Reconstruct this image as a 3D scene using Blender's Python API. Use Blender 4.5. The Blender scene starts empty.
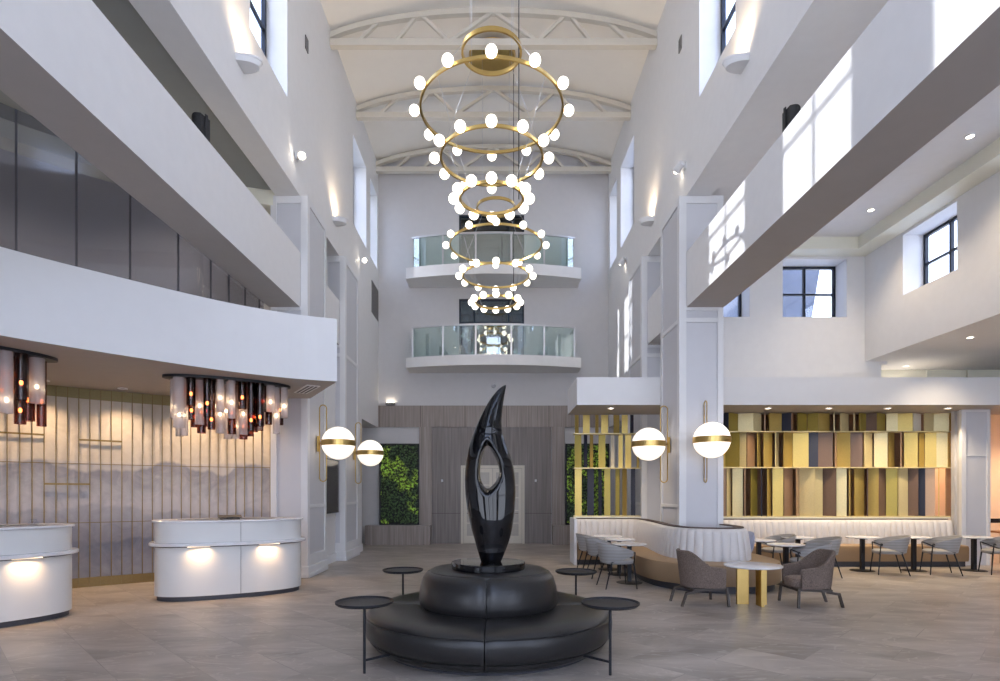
import bpy, math, random
from mathutils import Vector, Matrix
random.seed(7)
PI = math.pi
S = bpy.context.scene
COL = S.collection

# ------------------------------------------------------------------ materials
def newmat(name):
    m = bpy.data.materials.new(name); m.use_nodes = True
    nt = m.node_tree; b = nt.nodes['Principled BSDF']
    return m, nt, b
def mat(name, col, rough=.5, metal=0., noise=None, bump=0., bscale=40., coat=0., emit=None, estr=0., spec=.5, scale3=(1, 1, 1)):
    m, nt, b = newmat(name)
    c = (*col, 1)
    b.inputs['Base Color'].default_value = c
    b.inputs['Roughness'].default_value = rough
    b.inputs['Metallic'].default_value = metal
    b.inputs['Specular IOR Level'].default_value = spec
    b.inputs['Coat Weight'].default_value = coat
    if emit:
        b.inputs['Emission Color'].default_value = (*emit, 1); b.inputs['Emission Strength'].default_value = estr
    if noise or bump:
        tc = nt.nodes.new('ShaderNodeTexCoord'); mp = nt.nodes.new('ShaderNodeMapping')
        mp.inputs['Scale'].default_value = scale3
        nt.links.new(tc.outputs['Object'], mp.inputs['Vector'])
        n = nt.nodes.new('ShaderNodeTexNoise'); n.inputs['Scale'].default_value = bscale; n.inputs['Detail'].default_value = 5
        nt.links.new(mp.outputs[0], n.inputs['Vector'])
        if noise:
            r = nt.nodes.new('ShaderNodeValToRGB')
            r.color_ramp.elements[0].position = .3; r.color_ramp.elements[1].position = .7
            r.color_ramp.elements[0].color = tuple(max(0, x*(1-noise)) for x in col)+(1,)
            r.color_ramp.elements[1].color = tuple(min(1, x*(1+noise)) for x in col)+(1,)
            nt.links.new(n.outputs[0], r.inputs[0]); nt.links.new(r.outputs[0], b.inputs['Base Color'])
        if bump:
            bp = nt.nodes.new('ShaderNodeBump'); bp.inputs['Strength'].default_value = bump; bp.inputs['Distance'].default_value = .01
            nt.links.new(n.outputs[0], bp.inputs['Height']); nt.links.new(bp.outputs[0], b.inputs['Normal'])
    return m

WHITE = mat('white_wall_paint', (.76, .75, .745), .7, noise=.015, bscale=6)
WHITE2 = mat('satin_white_joinery', (.74, .74, .75), .45, noise=.01, bscale=5)
PANELGREY = mat('pale_grey_panel', (.60, .60, .63), .5, noise=.01, bscale=5)
CEIL = mat('cream_ceiling_paint', (.85, .82, .76), .8, noise=.01, bscale=4)
TRUSSM = mat('cream_steel_paint', (.66, .62, .54), .6, noise=.01, bscale=4)
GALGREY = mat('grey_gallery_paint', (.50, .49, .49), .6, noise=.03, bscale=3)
SOFFITG = mat('taupe_soffit_shade', (.40, .37, .35), .7, noise=.02, bscale=5)  # darker undersides; below the lounge slab this is shade painted in
CREAMB = mat('cream_cove_paint', (.78, .76, .64), .6, noise=.01, bscale=5)
BRASS = mat('brushed_brass', (.58, .40, .14), .30, 1., noise=.03, bscale=8)
BRASSD = mat('aged_brass_strip', (.24, .165, .07), .4, .9, noise=.06, bscale=30)
BLACKM = mat('black_powder_metal', (.018, .019, .024), .45, .3, noise=.1, bscale=30)
FRAMEM = mat('dark_window_frame', (.012, .016, .028), .4, .2, noise=.1, bscale=30)
GLOSSB = mat('polished_black_resin', (.004, .004, .005), .04, 0., coat=.1, spec=.4, noise=.1, bscale=3)
LEATHER = mat('charcoal_leather', (.019, .018, .018), .30, 0., noise=.2, bump=.12, bscale=90, spec=.42)
BULB = mat('frosted_bulb_glow', (1, .95, .85), .4, emit=(1, .90, .76), estr=3.)
GLOBE = mat('opal_globe_glow', (1, .95, .88), .3, emit=(1, .87, .72), estr=.85)
DOWNL = mat('downlight_lens_glow', (1, .95, .88), .3, emit=(1, .86, .66), estr=10)
AMBER = mat('amber_filament_glow', (1, .6, .3), .3, emit=(1, .45, .12), estr=16)
WARMB = mat('warm_bulb_glow', (1, .9, .7), .3, emit=(1, .78, .48), estr=10)
LEDL = mat('ledge_lamp_glow', (1, .9, .8), .4, emit=(1, .7, .4), estr=1.2)
SPOTL = mat('spot_lamp_glow', (1, .95, .9), .3, emit=(1, .88, .7), estr=25)
DESKW = mat('white_desk_laminate', (.70, .69, .67), .35, noise=.01, bscale=4)
MARBLE = mat('white_marble_top', (.74, .73, .74), .18, noise=.08, bscale=5)
KICK = mat('dark_plinth', (.05, .05, .06), .5, noise=.1, bscale=20)
TAN = mat('tan_seat_leather', (.31, .205, .115), .5, noise=.06, bump=.05, bscale=60)
CREAMU = mat('ivory_channel_upholstery', (.66, .63, .61), .55, noise=.03, bump=.03, bscale=80)
BLUEC = mat('pale_blue_cushion_fabric', (.42, .45, .58), .8, noise=.06, bump=.1, bscale=120)
TWEED = mat('brown_grey_tweed', (.16, .118, .095), .9, noise=.45, bump=.3, bscale=75)
TWEEDS = mat('brown_seat_tweed', (.22, .165, .135), .9, noise=.5, bump=.3, bscale=75)
WALNUT = mat('dark_walnut', (.055, .04, .032), .45, noise=.2, bscale=25, scale3=(1, 1, 6))
CHAIRG = None
TVM = mat('screen_glass', (.02, .02, .025), .12, noise=.05, bscale=3)
SPK = mat('black_speaker_mesh', (.012, .012, .014), .6, bump=.4, bscale=200, noise=.1)
VENT = mat('vent_grey', (.22, .21, .21), .5, noise=.05, bscale=20)
CREAMD = mat('cream_door_paint', (.62, .57, .48), .5, noise=.02, bscale=8)
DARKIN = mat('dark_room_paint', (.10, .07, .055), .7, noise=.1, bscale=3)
PINKB = mat('warm_corridor_paint', (.70, .52, .38), .7, noise=.02, bscale=4)
GREYB = mat('grey_back_wall_paint', (.60, .585, .59), .7, noise=.015, bscale=6)
RAIL = mat('brushed_steel_rail', (.62, .62, .64), .35, .8, noise=.03, bscale=30)
REDM = mat('red_alarm_plastic', (.45, .03, .03), .4, noise=.05, bscale=20)
BROWNW = mat('copper_brown_wall', (.28, .18, .12), .5, noise=.15, bscale=2)
SEAMM = mat('shadow_gap_brown', (.10, .07, .06), .6, noise=.1, bscale=20)
OUTB = mat('neighbour_roof_grey', (.10, .11, .14), .8, noise=.1, bscale=2)
TREAD = mat('orange_wood', (.45, .20, .08), .4, noise=.15, bscale=18)

def glassmat(name, tint, fac=.12, rough=.02, gcol=(1, 1, 1)):
    m = bpy.data.materials.new(name); m.use_nodes = True; nt = m.node_tree
    nt.nodes.remove(nt.nodes['Principled BSDF']); out = nt.nodes['Material Output']
    t = nt.nodes.new('ShaderNodeBsdfTransparent'); t.inputs[0].default_value = (*tint, 1)
    g = nt.nodes.new('ShaderNodeBsdfGlossy'); g.inputs['Roughness'].default_value = rough; g.inputs[0].default_value = (*gcol, 1)
    lw = nt.nodes.new('ShaderNodeLayerWeight'); lw.inputs[0].default_value = .5
    pw = nt.nodes.new('ShaderNodeMath'); pw.operation = 'POWER'; pw.inputs[1].default_value = 4.
    fr = nt.nodes.new('ShaderNodeMath'); fr.operation = 'MULTIPLY_ADD'; fr.inputs[1].default_value = .75; fr.inputs[2].default_value = .04
    nt.links.new(lw.outputs['Facing'], pw.inputs[0]); nt.links.new(pw.outputs[0], fr.inputs[0])
    ad = nt.nodes.new('ShaderNodeMath'); ad.operation = 'ADD'; ad.inputs[1].default_value = fac; ad.use_clamp = True
    mx = nt.nodes.new('ShaderNodeMixShader')
    nt.links.new(fr.outputs[0], ad.inputs[0]); nt.links.new(ad.outputs[0], mx.inputs[0])
    nt.links.new(t.outputs[0], mx.inputs[1]); nt.links.new(g.outputs[0], mx.inputs[2])
    nt.links.new(mx.outputs[0], out.inputs['Surface'])
    return m
WINGLASS = glassmat('window_glass', (.92, .95, 1), .02)
RAILGLASS = glassmat('railing_glass', (.80, .90, .88), .14, .03)
SMOKEGL = glassmat('gallery_glass', (.62, .63, .68), .0, .08)
DOORGL = glassmat('dark_door_glass', (.75, .66, .60), .05, .01, (.6, .8, 1))
SMOKET = glassmat('smoked_plum_tube_glass', (.58, .38, .34), .0, .12)
def frosted(name, col, a):
    m = bpy.data.materials.new(name); m.use_nodes = True; nt = m.node_tree
    b = nt.nodes['Principled BSDF']; b.inputs['Base Color'].default_value = (*col, 1); b.inputs['Roughness'].default_value = .3
    t = nt.nodes.new('ShaderNodeBsdfTransparent'); tl = nt.nodes.new('ShaderNodeBsdfTranslucent'); tl.inputs[0].default_value = (*col, 1)
    m1 = nt.nodes.new('ShaderNodeMixShader'); m1.inputs[0].default_value = .5
    m2 = nt.nodes.new('ShaderNodeMixShader'); m2.inputs[0].default_value = a
    nt.links.new(b.outputs[0], m1.inputs[1]); nt.links.new(tl.outputs[0], m1.inputs[2])
    nt.links.new(t.outputs[0], m2.inputs[1]); nt.links.new(m1.outputs[0], m2.inputs[2])
    nt.links.new(m2.outputs[0], nt.nodes['Material Output'].inputs['Surface'])
    return m
FROST = frosted('frosted_tube_glass', (.80, .74, .74), .42)

def striped(name, c1, c2, axis, scale, rough=.6, dist=1.5):
    m, nt, b = newmat(name); b.inputs['Roughness'].default_value = rough
    tc = nt.nodes.new('ShaderNodeTexCoord'); w = nt.nodes.new('ShaderNodeTexWave')
    w.bands_direction = axis; w.inputs['Scale'].default_value = scale; w.inputs['Distortion'].default_value = dist; w.inputs['Detail'].default_value = 2
    r = nt.nodes.new('ShaderNodeValToRGB'); r.color_ramp.elements[0].color = (*c1, 1); r.color_ramp.elements[1].color = (*c2, 1)
    nt.links.new(tc.outputs['Object'], w.inputs['Vector']); nt.links.new(w.outputs[0], r.inputs[0]); nt.links.new(r.outputs[0], b.inputs['Base Color'])
    return m
CHAIRG = striped('grey_ribbed_chair_fabric', (.29, .28, .27), (.345, .335, .325), 'Z', 6., .7, .9)

def woodwall(name, c1, c2, plank=.0):
    m, nt, b = newmat(name); b.inputs['Roughness'].default_value = .5
    tc = nt.nodes.new('ShaderNodeTexCoord'); mp = nt.nodes.new('ShaderNodeMapping'); mp.inputs['Scale'].default_value = (22, 22, .7)
    n = nt.nodes.new('ShaderNodeTexNoise'); n.inputs['Scale'].default_value = 1.; n.inputs['Detail'].default_value = 6
    r = nt.nodes.new('ShaderNodeValToRGB'); r.color_ramp.elements[0].position = .3; r.color_ramp.elements[1].position = .72
    r.color_ramp.elements[0].color = (*c1, 1); r.color_ramp.elements[1].color = (*c2, 1)
    nt.links.new(tc.outputs['Object'], mp.inputs[0]); nt.links.new(mp.outputs[0], n.inputs['Vector']); nt.links.new(n.outputs[0], r.inputs[0])
    nt.links.new(r.outputs[0], b.inputs['Base Color'])
    return m
WOODD = woodwall('grey_oak_veneer_dark', (.165, .14, .13), (.27, .235, .22))
WOODW = woodwall('grey_oak_veneer', (.23, .192, .172), (.38, .325, .295))

def floormat():
    m, nt, b = newmat('honed_stone_tiles')
    N = nt.nodes.new; L = nt.links.new
    tc = N('ShaderNodeTexCoord'); mp = N('ShaderNodeMapping'); mp.inputs['Rotation'].default_value = (0, 0, math.radians(45))
    L(tc.outputs['Object'], mp.inputs[0])
    br = N('ShaderNodeTexBrick'); br.inputs['Scale'].default_value = 1.; br.offset = .5
    br.inputs['Brick Width'].default_value = 1.2; br.inputs['Row Height'].default_value = .6; br.inputs['Mortar Size'].default_value = .004
    br.inputs['Color1'].default_value = (.0, 0, 0, 1); br.inputs['Color2'].default_value = (1, 1, 1, 1); br.inputs['Mortar'].default_value = (.5, .5, .5, 1)
    br.inputs['Bias'].default_value = 0
    L(mp.outputs[0], br.inputs['Vector'])
    # veins, offset per tile
    vm = N('ShaderNodeVectorMath'); vm.operation = 'MULTIPLY_ADD'; vm.inputs[1].default_value = (3, 5, 7)
    L(br.outputs['Color'], vm.inputs[0]); 
    mp2 = N('ShaderNodeMapping'); mp2.inputs['Scale'].default_value = (.55, 1.5, 1); mp2.inputs['Rotation'].default_value = (0, 0, .35)
    L(tc.outputs['Object'], mp2.inputs[0]); L(mp2.outputs[0], vm.inputs[2])
    n = N('ShaderNodeTexNoise'); n.inputs['Scale'].default_value = 1.1; n.inputs['Detail'].default_value = 8; n.inputs['Roughness'].default_value = .6; n.inputs['Distortion'].default_value = .8
    L(vm.outputs[0], n.inputs['Vector'])
    r = N('ShaderNodeValToRGB'); e = r.color_ramp.elements
    e[0].position = .31; e[0].color = (.25, .212, .18, 1); e[1].position = .69; e[1].color = (.48, .423, .372, 1)
    L(n.outputs[0], r.inputs[0])
    n2 = N('ShaderNodeTexNoise'); n2.inputs['Scale'].default_value = 1.6; n2.inputs['Detail'].default_value = 4; n2.inputs['Distortion'].default_value = 1.6
    L(vm.outputs[0], n2.inputs['Vector'])
    r2 = N('ShaderNodeValToRGB'); e = r2.color_ramp.elements
    e[0].position = .485; e[0].color = (0, 0, 0, 1); e[1].position = .5; e[1].color = (.4, .4, .4, 1)
    x = e.new(.515); x.color = (0, 0, 0, 1)
    L(n2.outputs[0], r2.inputs[0])
    mx = N('ShaderNodeMixRGB'); mx.inputs[2].default_value = (.62, .57, .52, 1)
    L(r2.outputs[0], mx.inputs[0]); L(r.outputs[0], mx.inputs[1])
    mx2 = N('ShaderNodeMixRGB'); mx2.blend_type = 'MULTIPLY'; mx2.inputs[2].default_value = (.80, .80, .80, 1)
    L(br.outputs['Fac'], mx2.inputs[0]); L(mx.outputs[0], mx2.inputs[1])
    L(mx2.outputs[0], b.inputs['Base Color'])
    b.inputs['Roughness'].default_value = .38
    return m
FLOORM = floormat()

def artmat():
    m, nt, b = newmat('misty_mountain_mural'); b.inputs['Roughness'].default_value = .5
    N = nt.nodes.new; L = nt.links.new
    tc = N('ShaderNodeTexCoord'); sp = N('ShaderNodeSeparateXYZ'); L(tc.outputs['Object'], sp.inputs[0])
    cn = N('ShaderNodeTexNoise'); cn.inputs['Scale'].default_value = 3.2; cn.inputs['Detail'].default_value = 9; cn.inputs['Roughness'].default_value = .65; cn.inputs['Distortion'].default_value = 1.2
    L(tc.outputs['Object'], cn.inputs['Vector'])
    cr = N('ShaderNodeValToRGB'); e = cr.color_ramp.elements
    e[0].position = .3; e[0].color = (.50, .44, .37, 1); e[1].position = .7; e[1].color = (.62, .56, .48, 1)
    L(cn.outputs[0], cr.inputs[0]); cur = cr.outputs[0]
    for k, (base, amp, fr, c1, c2) in enumerate([(2.15, .15, .5, (.46, .43, .43), (.52, .49, .47)), (1.95, .75, .9, (.24, .24, .28), (.50, .48, .50)),
                                                 (1.30, .7, 1.1, (.40, .39, .43), (.22, .22, .27)), (.75, .6, .8, (.17, .18, .24), (.36, .36, .41))]):
        cb = N('ShaderNodeCombineXYZ'); L(sp.outputs[0], cb.inputs[0]); cb.inputs[1].default_value = k*7.3
        n = N('ShaderNodeTexNoise'); n.inputs['Scale'].default_value = fr; n.inputs['Detail'].default_value = 5; L(cb.outputs[0], n.inputs['Vector'])
        ma = N('ShaderNodeMath'); ma.operation = 'MULTIPLY_ADD'; ma.inputs[1].default_value = amp*2; ma.inputs[2].default_value = base-amp
        L(n.outputs[0], ma.inputs[0])
        su = N('ShaderNodeMath'); su.operation = 'SUBTRACT'; L(ma.outputs[0], su.inputs[0]); L(sp.outputs[2], su.inputs[1])
        st = N('ShaderNodeMapRange'); st.inputs['From Min'].default_value = 0; st.inputs['From Max'].default_value = .05; L(su.outputs[0], st.inputs[0])
        gr = N('ShaderNodeMapRange'); gr.inputs['From Min'].default_value = 0; gr.inputs['From Max'].default_value = .7; L(su.outputs[0], gr.inputs[0])
        mc = N('ShaderNodeMixRGB'); mc.inputs[1].default_value = (*c1, 1); mc.inputs[2].default_value = (*c2, 1)
        ad = N('ShaderNodeMath'); ad.operation = 'MULTIPLY_ADD'; ad.inputs[1].default_value = 1.5; L(cn.outputs[0], ad.inputs[0]); 
        s2 = N('ShaderNodeMath'); s2.operation = 'ADD'; L(gr.outputs[0], ad.inputs[2]); s2.inputs[1].default_value = -.75; s2.use_clamp = True
        L(ad.outputs[0], s2.inputs[0]); L(s2.outputs[0], mc.inputs[0])
        mx = N('ShaderNodeMixRGB'); L(st.outputs[0], mx.inputs[0]); L(cur, mx.inputs[1]); L(mc.outputs[0], mx.inputs[2]); cur = mx.outputs[0]
    L(cur, b.inputs['Base Color'])
    return m
ARTM = artmat()
def leafmat():
    m, nt, b = newmat('moss_leaf_green'); b.inputs['Roughness'].default_value = .6
    N = nt.nodes.new; L = nt.links.new
    tc = N('ShaderNodeTexCoord'); n = N('ShaderNodeTexNoise'); n.inputs['Scale'].default_value = 1.3; n.inputs['Detail'].default_value = 2
    mp = N('ShaderNodeMapping'); mp.inputs['Location'].default_value = (.8, 0, 1.15); L(tc.outputs['Object'], mp.inputs[0]); L(mp.outputs[0], n.inputs['Vector'])
    r = N('ShaderNodeValToRGB'); e = r.color_ramp.elements
    e[0].position = .50; e[0].color = (.09, .16, .06, 1); e[1].position = .56; e[1].color = (.55, .85, .10, 1)
    L(n.outputs[0], r.inputs[0])
    n2 = N('ShaderNodeTexNoise'); n2.inputs['Scale'].default_value = 14; n2.inputs['Detail'].default_value = 5; L(tc.outputs['Object'], n2.inputs['Vector'])
    mx = N('ShaderNodeMixRGB'); mx.blend_type = 'MULTIPLY'; mx.inputs[0].default_value = 1; r3 = N('ShaderNodeValToRGB'); e = r3.color_ramp.elements; e[0].position = .42; e[0].color = (.06, .06, .06, 1); e[1].position = .6; e[1].color = (1, 1, 1, 1); L(n2.outputs[0], r3.inputs[0]); L(r.outputs[0], mx.inputs[1]); L(r3.outputs[0], mx.inputs[2])
    mm = N('ShaderNodeMixRGB'); mm.blend_type = 'ADD'; mm.inputs[0].default_value = .3
    L(mx.outputs[0], mm.inputs[1]); L(mx.outputs[0], mm.inputs[2])
    L(mm.outputs[0], b.inputs['Base Color'])
    return m
LEAF = leafmat()

# ------------------------------------------------------------------ mesh helpers
class MB:
    def __init__(s): s.v = []; s.f = []; s.sm = []
    def add(s, vs, fs, smooth=False):
        o = len(s.v); s.v += [tuple(v) for v in vs]; s.f += [tuple(i+o for i in f) for f in fs]; s.sm += [smooth]*len(fs); return s
    def box(s, x0, x1, y0, y1, z0, z1, rot=0, c=None):
        vs = [(x, y, z) for z in (z0, z1) for y in (y0, y1) for x in (x0, x1)]
        if rot:
            cx, cy = c if c else ((x0+x1)/2, (y0+y1)/2); ca, sa = math.cos(rot), math.sin(rot)
            vs = [(cx+(x-cx)*ca-(y-cy)*sa, cy+(x-cx)*sa+(y-cy)*ca, z) for x, y, z in vs]
        return s.add(vs, [(0, 2, 3, 1), (4, 5, 7, 6), (0, 1, 5, 4), (2, 6, 7, 3), (0, 4, 6, 2), (1, 3, 7, 5)])
    def tube(s, p, q, r0, r1=None, n=12, caps=True, smooth=True):
        p = Vector(p); q = Vector(q); r1 = r0 if r1 is None else r1
        d = (q-p).normalized(); a = Vector((0, 0, 1)) if abs(d.z) < .9 else Vector((1, 0, 0))
        u = d.cross(a).normalized(); w = d.cross(u)
        vs = [p+(u*math.cos(2*PI*i/n)+w*math.sin(2*PI*i/n))*r0 for i in range(n)]+[q+(u*math.cos(2*PI*i/n)+w*math.sin(2*PI*i/n))*r1 for i in range(n)]
        s.add(vs, [(i, i+n, (i+1) % n+n, (i+1) % n) for i in range(n)], smooth)
        if caps: s.add(vs, [tuple(range(n)), tuple(range(2*n-1, n-1, -1))])
        return s
    def bar(s, p, q, w, h, up=(0, 0, 1)):
        p = Vector(p); q = Vector(q); d = (q-p).normalized(); u = d.cross(Vector(up)).normalized(); k = u.cross(d)
        vs = [b+u*a*w/2+k*c*h/2 for b in (p, q) for c in (-1, 1) for a in (-1, 1)]
        return s.add(vs, [(0, 2, 3, 1), (4, 5, 7, 6), (0, 1, 5, 4), (2, 6, 7, 3), (0, 4, 6, 2), (1, 3, 7, 5)])
    def lathe(s, prof, n=48, c=(0, 0, 0), a=1., b=1., smooth=True, rot=0., fn=None):
        vs = []
        for r, z in prof:
            for i in range(n):
                t = 2*PI*i/n
                if fn: x, y = fn(t, r)
                else: x, y = r*a*math.cos(t), r*b*math.sin(t)
                vs.append((c[0]+x*math.cos(rot)-y*math.sin(rot), c[1]+x*math.sin(rot)+y*math.cos(rot), c[2]+z))
        m = len(prof); fs = [(j*n+i, j*n+(i+1) % n, (j+1)*n+(i+1) % n, (j+1)*n+i) for j in range(m-1) for i in range(n)]
        s.add(vs, fs, smooth)
        if prof[0][0] > 1e-6: s.add(vs[:n], [tuple(range(n-1, -1, -1))])
        if prof[-1][0] > 1e-6: s.add(vs[-n:], [tuple(range(n))])
        return s
    def sphere(s, c, r, n=16, m=10, sz=1.):
        prof = [(max(1e-7, r*math.sin(PI*j/m)), -r*sz*math.cos(PI*j/m)) for j in range(m+1)]
        return s.lathe(prof, n, c)
    def ringrect(s, c, R, w, h, n=64):
        prof = [(R-w/2, -h/2), (R+w/2, -h/2), (R+w/2, h/2), (R-w/2, h/2), (R-w/2, -h/2)]
        vs = [(c[0]+r*math.cos(2*PI*i/n), c[1]+r*math.sin(2*PI*i/n), c[2]+z) for r, z in prof for i in range(n)]
        return s.add(vs, [(j*n+i, j*n+(i+1) % n, (j+1)*n+(i+1) % n, (j+1)*n+i) for j in range(4) for i in range(n)], False)
    def prism(s, poly, z0, z1, smooth=False):
        n = len(poly); vs = [(x, y, z0) for x, y in poly]+[(x, y, z1) for x, y in poly]
        s.add(vs, [tuple(range(n-1, -1, -1)), tuple(range(n, 2*n))])
        return s.add(vs, [(i, (i+1) % n, (i+1) % n+n, i+n) for i in range(n)], smooth)
    def sweep(s, path, prof, normals=None, closed_prof=True, smooth=True, caps=True, closed=False):
        """path: list of (x,y); prof: (offset along normal, z) per station or function(i)->list"""
        n = len(path); vs = []; m = None
        nr = normals or pnormals(path, closed)
        for i in range(n):
            pr = prof(i) if callable(prof) else prof; m = len(pr)
            for o, z in pr: vs.append((path[i][0]+nr[i][0]*o, path[i][1]+nr[i][1]*o, z))
        km = m if closed_prof else m-1; kn = n if closed else n-1
        s.add(vs, [(i*m+j, i*m+(j+1) % m, ((i+1) % n)*m+(j+1) % m, ((i+1) % n)*m+j) for i in range(kn) for j in range(km)], smooth)
        if caps and not closed and closed_prof:
            s.add(vs[:m], [tuple(range(m))]); s.add(vs[-m:], [tuple(range(m-1, -1, -1))])
        return s
    def build(s, name, material, parent=None, bevel=0., loc=None):
        me = bpy.data.meshes.new(name); me.from_pydata(s.v, [], s.f)
        me.polygons.foreach_set('use_smooth', s.sm)
        me.validate(); me.update()
        import bmesh
        bm = bmesh.new(); bm.from_mesh(me); bmesh.ops.remove_doubles(bm, verts=bm.verts, dist=1e-5); bmesh.ops.recalc_face_normals(bm, faces=bm.faces); 
        for e in bm.edges:
            if len(e.link_faces) == 2 and e.link_faces[0].normal.angle(e.link_faces[1].normal, 0) > .7: e.smooth = False
        bm.to_mesh(me); bm.free()
        me.materials.append(material)
        o = bpy.data.objects.new(name, me); COL.objects.link(o)
        if parent: o.parent = parent
        if loc: o.location = loc
        if bevel:
            bv = o.modifiers.new('bevel', 'BEVEL'); bv.width = bevel; bv.segments = 2; bv.limit_method = 'ANGLE'
        return o
def pnormals(path, closed=False):
    n = len(path); out = []
    for i in range(n):
        a = path[(i-1) % n] if closed or i > 0 else path[i]; b = path[(i+1) % n] if closed or i < n-1 else path[i]
        dx, dy = b[0]-a[0], b[1]-a[1]; l = math.hypot(dx, dy) or 1
        out.append((dy/l, -dx/l))       # right-hand side of travel
    return out
def catmull(pts, step=.08):
    out = []; P = [pts[0]]+list(pts)+[pts[-1]]
    for i in range(1, len(P)-2):
        p0, p1, p2, p3 = P[i-1:i+3]; k = max(2, int(math.dist(p1, p2)/step))
        for j in range(k):
            t = j/k; out.append(tuple(.5*((2*p1[a])+(-p0[a]+p2[a])*t+(2*p0[a]-5*p1[a]+4*p2[a]-p3[a])*t*t+(-p0[a]+3*p1[a]-3*p2[a]+p3[a])*t**3) for a in range(len(p1))))
    out.append(tuple(pts[-1])); return out
def resample(path, step):
    L = [0]
    for a, b in zip(path, path[1:]): L.append(L[-1]+math.dist(a, b))
    n = max(2, round(L[-1]/step)); out = []; j = 0
    for i in range(n+1):
        t = L[-1]*i/n
        while j < len(L)-2 and L[j+1] < t: j += 1
        f = (t-L[j])/((L[j+1]-L[j]) or 1); out.append(tuple(path[j][k]+(path[j+1][k]-path[j][k])*f for k in range(2)))
    return out
def tag(o, label, cat, group=None, kind=None):
    o['label'] = label; o['category'] = cat
    if group: o['group'] = group
    if kind: o['kind'] = kind
    return o
def thing(name, label, cat, loc=(0, 0, 0), rz=0., group=None):
    o = bpy.data.objects.new(name, None); o.empty_display_size = .2; COL.objects.link(o)
    o.location = loc; o.rotation_euler = (0, 0, rz); return tag(o, label, cat, group)
def struct(o):
    o['kind'] = 'structure'; return o
def lab(o, t): o['label'] = t; return o
def copy_tree(o, parent=None, loc=None, rz=None, label=None):
    c = o.copy(); COL.objects.link(c); c.parent = parent
    if loc is not None: c.location = loc
    if rz is not None: c.rotation_euler = (0, 0, rz)
    if label: c['label'] = label
    for ch in [x for x in bpy.data.objects if x.parent == o]: copy_tree(ch, c)
    return c

def gridwall(mb, axis, a0, a1, u0, u1, z0, z1, holes):
    """slab between a0..a1 on axis ('x' or 'y'), spanning u0..u1 and z0..z1, with rectangular holes (ua,ub,za,zb)"""
    us = sorted({u0, u1, *[h[0] for h in holes], *[h[1] for h in holes]}); us = [u for u in us if u0 <= u <= u1]
    zs = sorted({z0, z1, *[h[2] for h in holes], *[h[3] for h in holes]}); zs = [z for z in zs if z0 <= z <= z1]
    solid = lambda i, j: 0 <= i < len(us)-1 and 0 <= j < len(zs)-1 and not any(h[0] < (us[i]+us[i+1])/2 < h[1] and h[2] < (zs[j]+zs[j+1])/2 < h[3] for h in holes)
    P = (lambda a, u, z: (a, u, z)) if axis == 'x' else (lambda a, u, z: (u, a, z))
    for i in range(len(us)-1):
        for j in range(len(zs)-1):
            if not solid(i, j): continue
            A, B, C, D = us[i], us[i+1], zs[j], zs[j+1]
            mb.add([P(a0, A, C), P(a0, B, C), P(a0, B, D), P(a0, A, D)], [(0, 1, 2, 3)]); mb.add([P(a1, A, C), P(a1, B, C), P(a1, B, D), P(a1, A, D)], [(3, 2, 1, 0)])
            if not solid(i-1, j): mb.add([P(a0, A, C), P(a1, A, C), P(a1, A, D), P(a0, A, D)], [(0, 1, 2, 3)])
            if not solid(i+1, j): mb.add([P(a0, B, C), P(a1, B, C), P(a1, B, D), P(a0, B, D)], [(0, 1, 2, 3)])
            if not solid(i, j-1): mb.add([P(a0, A, C), P(a1, A, C), P(a1, B, C), P(a0, B, C)], [(0, 1, 2, 3)])
            if not solid(i, j+1): mb.add([P(a0, A, D), P(a1, A, D), P(a1, B, D), P(a0, B, D)], [(0, 1, 2, 3)])
    return mb

def splay(o):
    """the left side of the hall opens slightly towards the entrance"""
    for v in o.data.vertices:
        if v.co.y < 10.8: v.co.x -= .011*(10.85-v.co.y)
    return o
WN = [0]
def window(axis, a, u0, u1, z0, z1, t=.05, nu=2, nz=2, depth=.07, glass=WINGLASS):
    """framed window at plane a"""
    WN[0] += 1; nm = 'window_%d' % WN[0]; f = MB()
    def bx(ua, ub, za, zb, d=depth):
        if axis == 'x': f.box(a-d/2, a+d/2, ua, ub, za, zb)
        else: f.box(ua, ub, a-d/2, a+d/2, za, zb)
    bx(u0, u0+t, z0, z1); bx(u1-t, u1, z0, z1); bx(u0+t, u1-t, z0, z0+t); bx(u0+t, u1-t, z1-t, z1)
    for i in range(1, nu): u = u0+(u1-u0)*i/nu; bx(u-t*.45, u+t*.45, z0+t, z1-t, depth*.9)
    for i in range(1, nz): z = z0+(z1-z0)*i/nz; bx(u0+t, u1-t, z-t*.35, z+t*.35, depth*.8)
    o = struct(f.build(nm, FRAMEM)); g = MB()
    if axis == 'x': g.box(a-.006, a+.006, u0+t*.5, u1-t*.5, z0+t*.5, z1-t*.5)
    else: g.box(u0+t*.5, u1-t*.5, a-.006, a+.006, z0+t*.5, z1-t*.5)
    g.build('window_pane', glass, o)
    return o

# ------------------------------------------------------------------ room constants
AX = 3.64; PX = 3.52                       # atrium wall and pilaster faces
YB = 18.2; YR = -4.0                       # back and rear walls
ZS = 7.2                                   # gallery soffit
P1 = (10.85, 12.05); P2 = (13.6, 14.9)

struct(MB().box(-13, 14, YR-.3, YB+3.2, -.2, 0).build('floor', FLOORM))
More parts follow.
